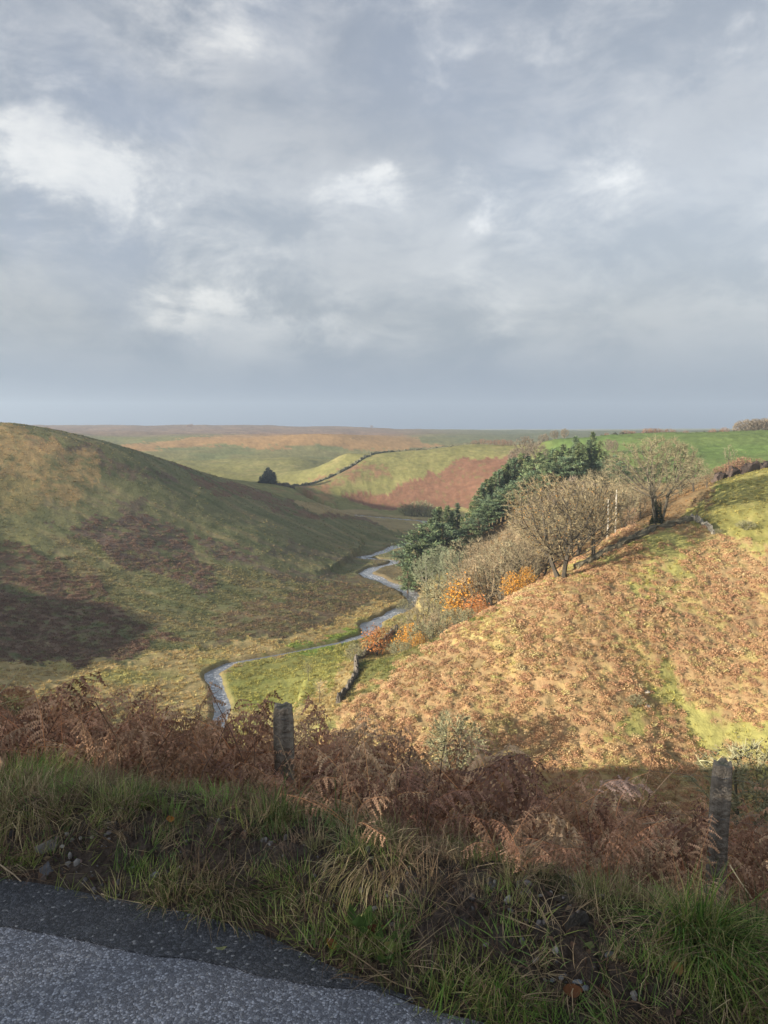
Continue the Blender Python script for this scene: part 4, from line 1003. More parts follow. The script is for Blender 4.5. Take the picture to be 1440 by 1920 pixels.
# ------------------------------------------------------------------ the verge in front of the camera
def frond(rng, L=.85, lean=.3, bend=1.2, wid=.26, pairs=14, crumple=.5, col=(1, 1, 1), rach=(1.5, 1.25, 1.0), m=None, base=(0, 0, 0), az=0.0):
    """one dead fern frond: stalk, side leaflets and their small lobes"""
    m = m or MB(); n = 15; pts = []; p = np.array(base, float); ca, sa = math.cos(az), math.sin(az); wy = rng.normal(0, .25)
    for i in range(n):
        f = i/(n-1); pts.append(p.copy()); a = lean+bend*f**1.4+rng.normal(0, .05)
        d = np.array([math.sin(a)*ca-wy*f*sa, math.sin(a)*sa+wy*f*ca, math.cos(a)]); p = p+d/np.linalg.norm(d)*L/(n-1)
    c = np.array(col); m.col = tuple(c*np.array(rach)); m.tube([tuple(q) for q in pts], [.0042*(1-.75*i/(n-1)) for i in range(n)], 3, cap=False)
    P_ = np.array(pts); sidev = np.array([-sa, ca, 0])
    for k in range(pairs):
        f = .36+.62*k/(pairs-1); x_ = f*(n-1); i = int(min(x_, n-2)); q = P_[i]+(P_[i+1]-P_[i])*(x_-i); tg_ = P_[i+1]-P_[i]; tg_ /= np.linalg.norm(tg_)
        ln = wid*L*(math.sin(math.pi*min(1, (1-f)*1.25+.08))**.8*.9+.08)
        for sd_ in (-1, 1):
            if rng.random() < .08: continue
            d = sidev*sd_+tg_*.45+rng.normal(0, .22, 3)+np.array([0, 0, -crumple*.55]); d /= np.linalg.norm(d)
            np_ = max(3, int(8*ln/(wid*L)+2)); a = q.copy(); st = ln/np_; v = rng.uniform(.65, 1.35)
            for j in range(np_):
                d = d+np.array([0, 0, -crumple*.16])+rng.normal(0, .08*(1+crumple), 3); d /= np.linalg.norm(d); b = a+d*st
                nrm = np.cross(d, tg_)+rng.normal(0, .5*crumple, 3); pl = np.cross(nrm, d); pl /= (np.linalg.norm(pl)+1e-9); pw = ln*.105*(1-.7*j/np_)+.0035
                m.col = tuple(np.clip(c*v*rng.uniform(.8, 1.2), 0, 3))
                e1 = a+pl*pw+d*st*.6+np.array([0, 0, -pw*.5*crumple]); e2 = a-pl*pw+d*st*.6+np.array([0, 0, -pw*.5*crumple])
                m.add([tuple(a), tuple(b), tuple(e1), tuple(e2)], [(0, 1, 2), (0, 3, 1)]); a = b
    return m
def fern_plant(seed, h=.8, k=4, crumple=.6, **kw):
    rng = np.random.default_rng(seed); m = MB()
    for i in range(k): frond(rng, h*rng.uniform(.75, 1.15), rng.uniform(.05, .5), rng.uniform(.5, 2.1), rng.uniform(.15, .24), 15, crumple*rng.uniform(.6, 1.4), m=m, az=6.28*i/k+rng.uniform(-.6, .6), **kw)
    return m
def vsample(n, s0, s1, x0=-3.2, x1=3.2, ylim=14):
    """points on the bank between two distances from the road edge"""
    x = rg.uniform(x0, x1, n*3); y = rg.uniform(1.2, ylim, n*3); s, _ = road_s(x, y); s = s*SGN
    k = (s > s0) & (s < s1); x, y, s = x[k][:n], y[k][:n], s[k][:n]; z = H(x, y); u, v, _ = project(x, y, z)
    return x, y, z, s, u, v
SOIL = [[(60,1535),(340,1505),(460,1560),(450,1640),(380,1700),(250,1690),(80,1650)], [(450,1570),(700,1570),(800,1650),(760,1720),(560,1690)], [(860,1725),(960,1700),(1110,1770),(1240,1850),(1150,1895),(1000,1840)], [(800,1620),(1150,1650),(1160,1740),(900,1725)]]
def soil(u, v): return np.maximum.reduce([in_poly(u, v, p) for p in SOIL])

def scatter_tufts(name, kinds, n, s0, s1, tintf, sc, label, tilt=.15, keepf=None, seed=0, x0=-3.2, x1=3.2, ylim=6):
    x, y, z, s, u, v = vsample(n, s0, s1, x0, x1, ylim)
    if keepf is not None:
        k = keepf(x, y, s, u, v); x, y, z, s, u, v = x[k], y[k], z[k], s[k], u[k], v[k]
    m = len(x); S = rg.uniform(*sc, m)
    # blades on the bank's face hang towards the road
    rot = np.stack([rg.normal(0, tilt, m)+.35*(s < .35), rg.normal(0, tilt, m), rg.uniform(0, 6.28, m)], 1)
    scatter(name, kinds, np.stack([x, y, z], 1), rot, np.stack([S, S, S], 1), tintf(m, s, u, v, x, y), label, 'grass', seed)
gshort = source('short_grass', [tuft(300+i, 26, .10, .9, .5, .0042, .05).mesh('short_grass') for i in range(6)], M['inst'])
glong = source('long_grass', [tuft(310+i, 30, .24, .9, 1.1, .0042, .05).mesh('long_grass') for i in range(6)], M['inst'])
gdry = source('dry_grass', [tuft(320+i, 22, .22, 1.3, 1.7, .003, .05).mesh('dry_grass') for i in range(6)], M['inst'])
GRN = [(.21, .33, .085), (.29, .35, .10), (.16, .25, .085), (.37, .35, .15)]
def t_green(n, s, u, v, x, y):
    a = tints(rg, n, GRN, [.4, .25, .2, .15], .3); b_ = tints(rg, n, [(.25, .25, .105), (.35, .29, .16), (.18, .20, .08), (.32, .22, .15)], [.35, .25, .25, .15], .3)
    k = rg.random(n) < np.where(in_poly(u, v, [(0,1400),(150,1410),(150,1490),(0,1500)]), .1, np.where(s > .3, .62, .18)); return np.where(k[:, None], b_, a)
def t_olive(n, s, u, v, x, y): return tints(rg, n, [(.25, .27, .10), (.38, .33, .17), (.17, .21, .08), (.48, .40, .23)], [.35, .25, .25, .15], .3)
def t_dry(n, s, u, v, x, y): return tints(rg, n, [(.38, .29, .18), (.26, .18, .11), (.17, .115, .08), (.46, .37, .23)], [.3, .3, .3, .1], .3)
nz = lambda x, y, f, seed: fbm(x*f, y*f, 3, seed)
scatter_tufts('short_grass', gshort, 7500, .01, 1.3, t_green, (.45, 1.05), 'short green grass tufts growing along the roadside bank',
    keepf=lambda x, y, s, u, v: (rg.random(len(x)) < np.where(soil(u, v), .28, np.where((s < .2) & (u < 560), .45, np.where((s > .42) & (u > 140), .5, .95)))) & (nz(x, y, 3, 400) > -.14))
scatter_tufts('long_grass', glong, 1300, .22, 1.05, t_olive, (.32, .78), 'long olive grass bent over the top of the roadside bank',
    keepf=lambda x, y, s, u, v: (rg.random(len(x)) < np.where(soil(u, v), .22, np.where((s > .5) & (u > 140) & (u < 800), .4, .9))) & (nz(x, y, 2.2, 410) > -.2), seed=1)
scatter_tufts('dry_grass', gdry, 4200, .03, 1.5, t_dry, (.4, .95), 'dry straw-coloured dead grass tangled along the roadside bank', tilt=.5,
    keepf=lambda x, y, s, u, v: (rg.random(len(x)) < np.where(soil(u, v), .42, .75)) & (nz(x, y, 2.7, 420) > -.18), seed=2)
gmeadow = source('slope_grass', [tuft(330+i, 24, .4, 1.0, 1.2, .008, .12).mesh('slope_grass') for i in range(4)], M['inst'])
scatter_tufts('slope_grass', gmeadow, 1600, 1.0, 11, t_olive, (.5, 1.1), 'rank grass among the bracken below the road', seed=3, x0=-9, x1=9, ylim=15, keepf=lambda x, y, s, u, v: nz(x, y, .8, 430) > -.05)

# bracken stand behind the bank
bk = source('bracken_stand', [fern_plant(500+i, .8, 4+i % 3, .6+.14*i).mesh('bracken_stand') for i in range(8)], M['inst'])
bw = source('bracken_wisp', [fern_plant(540+i, .8, 2, .5+.18*i).mesh('bracken_wisp') for i in range(6)], M['inst'])
RUS = [(.40, .23, .15), (.48, .30, .19), (.30, .17, .12), (.58, .41, .26), (.43, .30, .21)]
for nm, src, cnt, lo_, hi_, lab, sd_ in (('bracken_stand', bk, 2300, .42, .80, 'tangled russet-brown dead bracken along the fence above the valley', 5), ('bracken_wisps', bw, 380, .65, 1.12, 'taller single dead fronds rising out of the bracken along the fence', 6)):
    x, y, z, s, u, v = vsample(cnt, .5, 9.5, -8, 8, 13)
    pn = nz(x, y, 1.3, 440)-.55*((x > 1.3) & (x < 2.4) & (s < 2.5) & (s > 1.45))
    k = rg.random(len(x)) < np.where(s < .85, .55, 1)*np.where(s < 1.3, .7, np.where(s < 4.5, 1.0, .55))*np.clip(1.0+1.3*pn, .15, 1); x, y, z, s, pn = x[k], y[k], z[k], s[k], pn[k]; n = len(x)
    sz = (.45+.33*sst(s, .5, 1.0)+.40*sst(s, .9, 2.0)+.30*sst(-x, -.7, 1.4))*rg.uniform(lo_, hi_, n)*(1+.35*pn)*(1+.30*(1-sst(x, -.1, .6))+.22*sst(x, .2, .7))
    sz = np.minimum(sz, np.where(s < 1.0, .5, np.where(s < 1.4, .8, np.where(s < 1.9, 1.08, 1.4))))
    sz = np.where((np.abs(x-1.55) < .42) & (s < 2.15), np.minimum(sz, .5), sz)
    tn = tints(rg, n, RUS, [.34, .26, .2, .1, .1], .3)
    scatter(nm, src, np.stack([x, y, z-.02], 1), np.stack([rg.normal(0, .28, n), rg.normal(0, .28, n), rg.uniform(0, 6.28, n)], 1), np.stack([sz, sz, sz], 1), tn, lab, 'bracken', sd_)

stem_src = []
for i in range(6):
    q = random.Random(700+i); m = MB(); m.col = (1, 1, 1); b0 = q.uniform(-.5, .5); m.tube([(0, 0, -.05), (b0*.15, .02, .3), (b0*.45, q.uniform(-.1, .1), .6), (b0*.9+q.uniform(-.1, .2), q.uniform(-.2, .2), .6+q.uniform(.0, .35))], [.0042, .0036, .003, .0016], 4); stem_src.append(m.mesh('bracken_stem'))
bs_ = source('bracken_stem', stem_src, M['inst'])
x, y, z, s, u, v = vsample(900, .8, 5.5, -5, 5, 9); n = len(x); S = rg.uniform(.35, .8, n)*(.8+.3*sst(-x, -.7, 1.4))
scatter('bracken_stems', bs_, np.stack([x, y, z], 1), np.stack([rg.normal(0, .4, n), rg.normal(0, .4, n), rg.uniform(0, 6.28, n)], 1), np.stack([S, S, S], 1), tints(rg, n, [(.30, .20, .13), (.20, .12, .085), (.13, .08, .065), (.42, .32, .21)], [.3, .35, .25, .1], .3),
        'bare brown bracken stalks poking through the dead fern', 'bracken stalks', 9)

# loose stones and grit in the bare soil
peb = source('grit', [stone(random.Random(600+i), 1, .8, .5, (1, 1, 1), 6).mesh('grit') for i in range(5)], M['inst_stone'])
x, y, z, s, u, v = vsample(6000, .02, .6, -2.4, 1.8, 4)
k = (rg.random(len(x)) < np.where(soil(u, v), .55, .05)) & (nz(x, y, 5, 460) > -.1); x, y, z = x[k], y[k], z[k]; n = len(x); S = .0035+.014*rg.random(n)**4
scatter('bank_grit', peb, np.stack([x, y, z+S*.2], 1), rg.uniform(0, 6.28, (n, 3)), np.stack([S, S, S], 1), tints(rg, n, [(.15, .14, .14), (.10, .095, .095), (.26, .25, .24), (.09, .07, .06)], [.35, .3, .1, .25], .3),
        'small stones and grit in the bare soil of the bank', 'gravel', 6)
# crumbs of straw along the tarmac edge
stw = MB(); stw.tube([(-.5, 0, 0), (-.1, .03, .02), (.25, -.02, .02), (.5, .04, 0)], .012, 4)
straw = source('straw', [stw.mesh('straw')], M['inst'])
x, y, z, s, u, v = vsample(2600, -.035, .16, -2.4, 1.6, 4); n = len(x)
k = rg.random(n) < np.where(s < .07, .9, .35); x, y, z = x[k], y[k], z[k]; n = len(x); S = rg.uniform(.03, .13, n)
zz = np.maximum(z, .004)+.006+rg.uniform(0, .012, n)
scatter('straw_litter', straw, np.stack([x, y, zz], 1), np.stack([rg.normal(0, .1, n), rg.normal(0, .15, n), rg.normal(2.75, .6, n)], 1), np.stack([S, S*.6, S*.6], 1), tints(rg, n, [(.30, .23, .14), (.16, .11, .07), (.10, .065, .045), (.38, .32, .22)], [.3, .35, .25, .1], .3),
        'broken straw and stalks littered along the edge of the tarmac', 'straw', 7)

# brown flakes of dead leaf and fern on the soil
fl_ = MB(); fl_.add([(-.5, -.15, 0), (.1, -.35, .12), (.5, .05, .02), (.05, .3, .15)], [], [(0, 1, 2, 3)])
f2_ = MB(); f2_.tube([(-.5, 0, 0), (0, .08, .05), (.5, -.05, .02)], .035, 3)
flk = source('leaf_flake', [fl_.mesh('leaf_flake'), f2_.mesh('leaf_flake')], M['inst'])
x, y, z, s, u, v = vsample(9000, .02, 1.1, -2.6, 2.0, 4); n = len(x); k = nz(x, y, 4, 450) > -.2; x, y, z = x[k], y[k], z[k]; n = len(x); S = rg.uniform(.008, .035, n)
scatter('leaf_litter', flk, np.stack([x, y, z+.003], 1), np.stack([rg.normal(0, .7, n), rg.normal(0, .7, n), rg.uniform(0, 6.28, n)], 1), np.stack([S, S, S], 1), tints(rg, n, [(.16, .10, .07), (.10, .065, .05), (.26, .19, .12), (.07, .055, .045), (.10, .12, .05)], [.3, .3, .12, .18, .1], .3),
        'brown flakes of dead leaf and fern littering the bank', 'leaf litter', 8)

# ---- single tussocks
green = [(0.136, 0.256, 0.048), (0.208, 0.272, 0.064), (0.096, 0.184, 0.048), (0.352, 0.320, 0.128)]
strawc = [(0.416, 0.320, 0.176), (0.288, 0.224, 0.112), (0.192, 0.192, 0.072), (0.512, 0.416, 0.240)]
mixed = [(0.160, 0.208, 0.064), (0.320, 0.256, 0.136), (0.128, 0.160, 0.048), (0.416, 0.320, 0.192)]
for u, v, n, L, sp, dr, w, r0, cols, flow, lab in [
        (1315, 1765, 330, .26, 1.1, .9, .0058, .09, green, (.02, -.12, 0), 'large bright green grass tussock with yellow blades hanging over bare soil'),
        (1420, 1770, 130, .22, 1.2, 1.2, .0045, .08, [(.07,.115,.03),(.12,.13,.05),(.05,.085,.03)], (0, -.1, 0), 'darker grass clump to the right of the large bright tussock'),
        (50, 1500, 360, .22, 1.2, 2.0, .0036, .17, strawc, (.1, -.5, 0), 'straw-coloured tussock drooping over the bank at the end of the soil slip'),
        (40, 1462, 280, .12, .7, .5, .004, .17, green, (0, 0, 0), 'flat cushion of short green grass on top of the drooping straw tussock'),
        (330, 1672, 170, .17, .9, 1.5, .0036, .06, mixed, (0, -.25, 0), 'brown-green tussock beside the tarmac, left one of a pair'),
        (435, 1672, 240, .21, .9, 1.7, .0036, .085, mixed, (.1, -.3, 0), 'larger tussock of bent brown-green grass, right one of the pair by the tarmac'),
        (690, 1610, 200, .25, .9, 2.2, .0034, .10, strawc, (.1, -.6, 0), 'pale straw tussock hanging down the bank like hair'),
        (240, 1510, 110, .16, .9, 1.0, .0042, .05, green, (0, -.1, 0), 'green grass tuft above the bare soil with stones'),
        (172, 1512, 120, .15, 1.0, 1.6, .0036, .07, strawc, (0, -.3, 0), 'low faded tuft above the flat grey stone'),
        (520, 1535, 46, .24, .55, .9, .008, .045, [(.12,.17,.06),(.16,.18,.07),(.09,.13,.045)], (0, 0, 0), 'tuft of broad pale green blades standing before the dark bracken'),
        (617, 1545, 50, .22, .7, .9, .0075, .04, [(.13,.19,.07),(.10,.15,.05)], (0, 0, 0), 'fan of bright broad grass blades in front of the bracken'),
        (1000, 1600, 300, .27, .8, 1.6, .0036, .16, mixed, (.5, -.25, 0), 'windswept tussock of long dull grass combed to one side'),
        (1115, 1590, 110, .22, .9, 1.1, .0045, .07, green, (.1, -.1, 0), 'green tuft beside the windswept tussock near the fence post'),
        (1190, 1600, 220, .2, .9, 1.6, .0034, .14, [(.09,.10,.045),(.13,.12,.06),(.06,.075,.03)], (.4, -.2, 0), 'dull grey-green flattened tussock below the fence post'),
        (1030, 1590, 60, .2, .8, 1.0, .006, .05, [(.15,.17,.07),(.10,.14,.05)], (0, 0, 0), 'pale broad-bladed tuft at the edge of the windswept tussock'),
        (960, 1900, 150, .12, .8, .6, .0048, .08, green, (0, 0, 0), 'fresh green grass clump at the foot of the bare gravelly soil'),
        (860, 1850, 150, .13, .8, .7, .0046, .09, green, (.1, 0, 0), 'bright green grass clump where the tarmac edge meets the bank'),
        (290, 1640, 90, .12, .9, 1.2, .0036, .07, mixed, (0, -.2, 0), 'small dull tuft on the bare soil below the stones'),
        (560, 1655, 80, .12, .9, .9, .0042, .06, green, (0, -.1, 0), 'small green tuft on the dark bank between two straw tussocks'),
        (1120, 1690, 60, .13, .9, 1.2, .0042, .05, mixed, (0, -.2, 0), 'thin tuft in the dark hollow of the bank')]:
    p = hit(u, v); m = tuft(int(u*7+v), int(n*1.7), L*.9, sp, dr*1.15, w*.72, r0*1.15, cols, None, flow, .4)
    tag(link('grass_tussock', m.mesh('grass_tussock'), M['plain'], None, p), lab, 'grass tuft')

# ---- bracken plants and stalks that stand out
dead = (0.232, 0.124, 0.078)
def one_frond(name, px, d, L, lean, bend, az, col, lab, seed, wid=.26, crumple=.5, h0=None):
    p = P(px[0], px[1], d); m = frond(np.random.default_rng(seed), L, lean, bend, wid, 16, crumple, col, az=az)
    return tag(link(name, m.mesh(name), M['plain'], None, p), lab, 'bracken')
one_frond('bracken_frond', (1108, 1520), 3.35, .30, .1, 2.6, .15, (0.558, 0.388, 0.310), 'pale pinkish curled bracken frond arching over among darker bracken', 801, .34, .35)
one_frond('bracken_frond', (1155, 1530), 3.4, .26, .1, 2.3, .4, (0.512, 0.357, 0.279), 'second pale bracken frond drooping beside the curled one', 802, .3, .6)
rr = np.random.default_rng(77)
for i, (u, v, h, c, lab) in enumerate([(1085, 1560, .42, (0.116, 0.070, 0.070), 'dark purple-brown collapsed bracken mound beside the pale curled frond'), (420, 1480, .75, dead, 'tall dark bracken plant in front of the low fence post'),
        (880, 1520, .6, (0.264, 0.155, 0.093), 'rusty bracken plant at the middle of the fence line'), (300, 1450, .8, (0.202, 0.109, 0.070), 'bushy brown bracken plant to the left of the low fence post'),
        (650, 1530, .5, (0.248, 0.147, 0.109), 'pale brown broken bracken plant behind the broad grass fan'), (1250, 1570, .5, (0.264, 0.155, 0.093), 'matted brown bracken plant against the tall fence post'),
        (1420, 1600, .5, (0.310, 0.171, 0.101), 'reddish bracken plant right of the tall fence post'), (534, 1480, .98, (.21, .115, .075), 'dense bracken plant hiding the lower part of the low fence post'), (760, 1500, .7, (0.186, 0.101, 0.070), 'upright dark bracken plant with several straight stalks')]):
    p = hit(u, v, 2.9); m = MB(); k = 6
    for j in range(k): frond(np.random.default_rng(900+i*10+j), h*rr.uniform(.7, 1.1), rr.uniform(.05, .5), rr.uniform(.6, 2.2), .27, 14, .6, c, m=m, az=6.28*j/k)
    tag(link('bracken_plant', m.mesh('bracken_plant'), M['plain'], None, p), lab, 'bracken')
def stalk(name, px, r, col, lab, cat, lift=0.0, taper=.4, group=None, mat='plain'):
    """a stalk through points given as (photo u, photo v, distance)"""
    pts = [Vector(P(u, v, d)) for u, v, d in px]; o = pts[0].copy(); sm_ = []
    for i in range(len(pts)-1):
        a = pts[max(i-1, 0)]; b_ = pts[i]; c = pts[i+1]; e = pts[min(i+2, len(pts)-1)]
        for k in range(5):
            t = k/5; sm_.append(.5*((2*b_)+(c-a)*t+(2*a-5*b_+4*c-e)*t*t+(3*b_-a-3*c+e)*t**3))
    sm_.append(pts[-1]); n = len(sm_); m = MB(); m.col = col
    m.tube([tuple(q-o+Vector((0, 0, lift))) for q in sm_], [r*(1-(1-taper)*i/(n-1)) for i in range(n)], 5)
    return tag(link(name, m.mesh(name, True), M[mat], None, o), lab, cat, group)
stalk('dead_stalk', [(1165,1585,3.3),(1200,1520,3.35),(1245,1465,3.4),(1280,1430,3.4)], .004, (0.465, 0.326, 0.217), 'long pale dead stalk slanting up towards the tall fence post', 'stalk')
stalk('dead_stalk', [(1185,1560,3.3),(1205,1490,3.35),(1222,1430,3.4),(1230,1400,3.4)], .0032, (0.372, 0.240, 0.155), 'upright brown stalk crossing the long slanting one', 'stalk')
stalk('dead_stalk', [(1205,1545,3.2),(1240,1540,3.3),(1270,1533,3.3)], .003, (0.496, 0.372, 0.264), 'short pale stalk lying across the bracken left of the tall post', 'stalk')
for u, vb, vt, d, c, lab in [(755,1490,1400,3.6,(0.109, 0.062, 0.062),'dark upright stalk among the middle bracken'),(770,1470,1385,4.0,(0.093, 0.062, 0.062),'dark upright stalk among the middle bracken'),(830,1480,1395,3.9,(0.109, 0.070, 0.062),'dark upright stalk among the middle bracken'),(640,1470,1395,3.8,(0.248, 0.155, 0.109),'brown forked stalk behind the broad grass fan')]:
    stalk('dead_stalk', [(u-8,vb,d),(u-3,(vb+vt)/2,d),(u+4,vt,d)], .0035, c, lab, 'stalk', group='dark stalks in the bracken' if 'upright' in lab else None)
stalk('dead_stalk', [(395,1440,3.7),(372,1380,3.8),(378,1320,3.9),(410,1295,3.9)], .003, (0.310, 0.178, 0.109), 'thin arching stalk over the bracken left of the low post', 'stalk')
stalk('dead_stalk', [(-6,1305,4.2),(15,1283,4.2),(38,1254,4.2)], .003, (0.600, 0.558, 0.372), 'pale straw stalk rising at the near end of the bracken', 'stalk')
stalk('dead_stalk', [(-4,1322,4.0),(50,1306,4.0),(102,1299,4.0)], .0022, (0.465, 0.434, 0.248), 'thin bent grass stalk leaning over the green knoll', 'stalk')
stalk('curved_root', [(1228,1742,2.36),(1198,1790,2.25),(1174,1838,2.16),(1180,1868,2.1),(1205,1892,2.05),(1245,1888,2.04)], .004, (0.310, 0.240, 0.155), 'long hook-shaped pale stalk hanging in front of the bare soil', 'stalk', taper=.7)
for px, c, lab in [([(245,1553,2.8),(247,1570,2.78),(250,1600,2.72)], (0.434, 0.264, 0.155), 'short broken reddish stem standing in the bare soil'),
        ([(1368,1628,2.55),(1385,1655,2.5),(1410,1692,2.45)], (0.558, 0.480, 0.310), 'pale broken straw lying across dark grass below the tall post'),
        ([(625,1664,2.44),(640,1685,2.42),(656,1708,2.38)], (0.527, 0.434, 0.295), 'pale straw leaning on the dark bank beside the straw tussock'),
        ([(652,1790,2.18),(690,1815,2.13),(730,1845,2.08),(780,1865,2.03)], (0.419, 0.310, 0.202), 'long straw lying along the tarmac edge below the dock leaves'),
        ([(857,1841,2.06),(885,1862,2.02),(915,1890,1.98)], (0.558, 0.465, 0.310), 'pale straw in the fresh grass at the tarmac edge'),
        ([(0,1627,2.62),(25,1645,2.6),(52,1667,2.57),(88,1669,2.57)], (0.558, 0.449, 0.310), 'forked pale straw at the tarmac edge below the soil slip'),
        ([(190,1682,2.5),(220,1692,2.48),(270,1700,2.45)], (0.512, 0.419, 0.279), 'thin straw lying on the dark tarmac edge'),
        ([(838,1745,2.25),(852,1770,2.22),(870,1798,2.18)], (0.372, 0.279, 0.186), 'brown twig on the bare soil above the fresh grass')]:
    stalk('straw_stem', px, .0026, c, lab, 'straw', taper=.6, lift=.012)

# ---- fence: two weathered posts and the strands between them
def post(u0, u1, vt, d, lab, lean):
    a = P(u0, vt, d); b_ = P(u1, vt, d); w = (b_[0]-a[0])/2; cx = (a[0]+b_[0])/2; zt = a[2]; g = H1(cx, d)-.25; o = (cx, d, g); h = zt-g
    t = empty('fence_post', o); tag(t, lab, 'fence post', 'weathered fence posts'); rng = random.Random(int(u0)); n = 14; vs = []; rows = 16; m = MB()
    for i in range(rows):
        f = i/(rows-1); z_ = h*f; last = i >= rows-1
        for j in range(n):
            q = 6.283*j/n; sq = 1/max(abs(math.cos(q)), abs(math.sin(q))); r = w*.9*(.55+.45*min(sq, 1.3))*(1+rng.uniform(-.05, .05))*(.9 if last else 1)
            vs.append((math.cos(q)*r+lean*f, math.sin(q)*r, z_+(rng.uniform(-.012, .014) if i > rows-3 else 0)))
    qs = [(i*n+j, i*n+(j+1) % n, (i+1)*n+(j+1) % n, (i+1)*n+j) for i in range(rows-1) for j in range(n)]
    for j in range(len(vs)): pass
    m.col = (.27, .24, .20); m.add(vs, [], qs); e = (rows-1)*n; vs2 = (lean, 0, h-.004); b0 = len(m.v); m.v.append(vs2); m.c.append((.12, .13, .09)); m.t += [(b0, e+j, e+(j+1) % n) for j in range(n)]
    for j in range(len(m.c)):
        f = random.Random(j//n*0+j % n+int(u0)).uniform(.65, 1.35); m.c[j] = tuple(x_*f for x_ in m.c[j])
    link('post', m.mesh('post'), M['wood'], t)
    for zz in (h-.055, h-.27):
        sm_ = MB(); sm_.col = (.20, .20, .20); sm_.tube([(-.012, -w*1.02, zz), (-.006, -w*1.10, zz), (.006, -w*1.10, zz), (.012, -w*1.02, zz)], .0025, 5); link('staple', sm_.mesh('staple'), M['wood'], t)
    return cx+lean, d-w*1.05, zt
pr = post(1331, 1370, 1431, 3.75, 'tall grey weathered fence post standing clear of the bracken', .012)
pl = post(513, 555, 1323, 4.35, 'low dark fence post with only its square top showing above bracken', -.01)
for k, (dz, lab) in enumerate([(-.055, 'thin rusty top wire strung between the two fence posts'), (-.27, 'lower rusty fence wire half hidden in the bracken')]):
    a = Vector((pl[0], pl[1], pl[2]+dz)); b_ = Vector((pr[0], pr[1], pr[2]+dz)); dv = b_-a; pts = []
    for i in range(31):
        f = -.9+2.8*i/30; q = a+dv*f; ff = f-math.floor(f); q.z -= .10*ff*(1-ff); pts.append(q)
    m = MB(); m.col = (.20, .17, .15); m.tube([tuple(q-a) for q in pts], .001, 5); tag(link('fence_wire', m.mesh('fence_wire'), M['wood'], None, a), lab, 'wire')

# ---- stones in the soil slip
for u, v, sx, sy, sz, c, rot, lab in [
        (92,1590,.062,.036,.012,(.27,.26,.245),(.75,.1,.55),'flat pointed grey slate lying on the bare soil of the bank'),
        (86,1636,.030,.045,.012,(.14,.145,.16),(.8,0,.2),'dull blue-grey slab below the flat pointed slate'),
        (117,1588,.012,.010,.008,(.55,.54,.50),(.3,0,0),'small white pebble beside the flat pointed slate'),
        (126,1565,.014,.011,.010,(.38,.36,.33),(.3,.2,0),'light pebble above the white one in the soil slip'),
        (135,1575,.013,.012,.009,(.24,.23,.22),(.3,0,1),'grey pebble touching the light pebble'),
        (151,1573,.013,.010,.008,(.33,.31,.28),(.2,0,2),'angular light pebble in the middle of the soil slip'),
        (173,1570,.011,.010,.009,(.40,.37,.30),(.3,0,1),'yellowish pebble in the soil slip'),
        (203,1569,.012,.010,.008,(.42,.41,.40),(.3,0,0),'lone whitish stone at the dark end of the soil slip'),
        (128,1620,.015,.013,.010,(.36,.34,.31),(.4,0,1),'pale stone at the lower part of the soil slip'),
        (148,1616,.017,.011,.009,(.30,.21,.19),(.4,0,.3),'pinkish stone beside the pale lower one'),
        (107,1571,.016,.014,.010,(.21,.21,.22),(.5,0,.7),'bluish chip just above the flat pointed slate'),
        (291,1642,.022,.016,.012,(.30,.31,.32),(.5,0,.4),'blue-grey stone beside the left tussock of the pair'),
        (678,1671,.013,.015,.009,(.45,.44,.41),(.6,0,0),'rounded pale stone under the hanging straw tussock'),
        (737,1735,.018,.010,.008,(.26,.24,.21),(.3,0,.3),'brownish flat stone near the dock leaves'),
        (1085,1842,.022,.009,.008,(.26,.28,.31),(.3,0,.1),'long blue-grey chip in the bare gravelly soil'),
        (1052,1836,.013,.010,.008,(.25,.27,.30),(.3,0,.8),'blue-grey chip left of the long one in the gravelly soil'),
        (1097,1854,.016,.011,.009,(.22,.24,.27),(.3,0,.4),'darker chip below the long one in the gravelly soil'),
        (1036,1838,.011,.010,.008,(.23,.25,.27),(.3,0,.2),'small square chip at the edge of the gravelly soil'),
        (1142,1790,.022,.014,.010,(.20,.21,.22),(.4,0,.5),'grey stone half hidden under roots above the gravelly soil'),
        (1075,1736,.035,.012,.055,(.075,.07,.065),(.2,.1,.3),'dark upright slate set in the hollow of the bank'),
        (1092,1733,.026,.010,.060,(.09,.082,.075),(.15,-.25,.2),'second dark upright slate beside the first in the hollow'),
        (912,1772,.012,.009,.007,(.45,.45,.43),(.3,0,.3),'white chip on the bare brown soil'),
        (702,1706,.014,.011,.009,(.34,.33,.31),(.4,0,.9),'light stone on the soil between tussock and dock leaves')]:
    p = hit(u, v); me = stone(random.Random(u*3+v), sx*.8, sy*.7, sz*.7, tuple(q*.8 for q in c), 9).mesh('stone'); o_ = link('stone', me, M['pebble'], None, (p[0], p[1], p[2]+sz*.2)); o_.rotation_euler = rot; tag(o_, lab, 'stone')

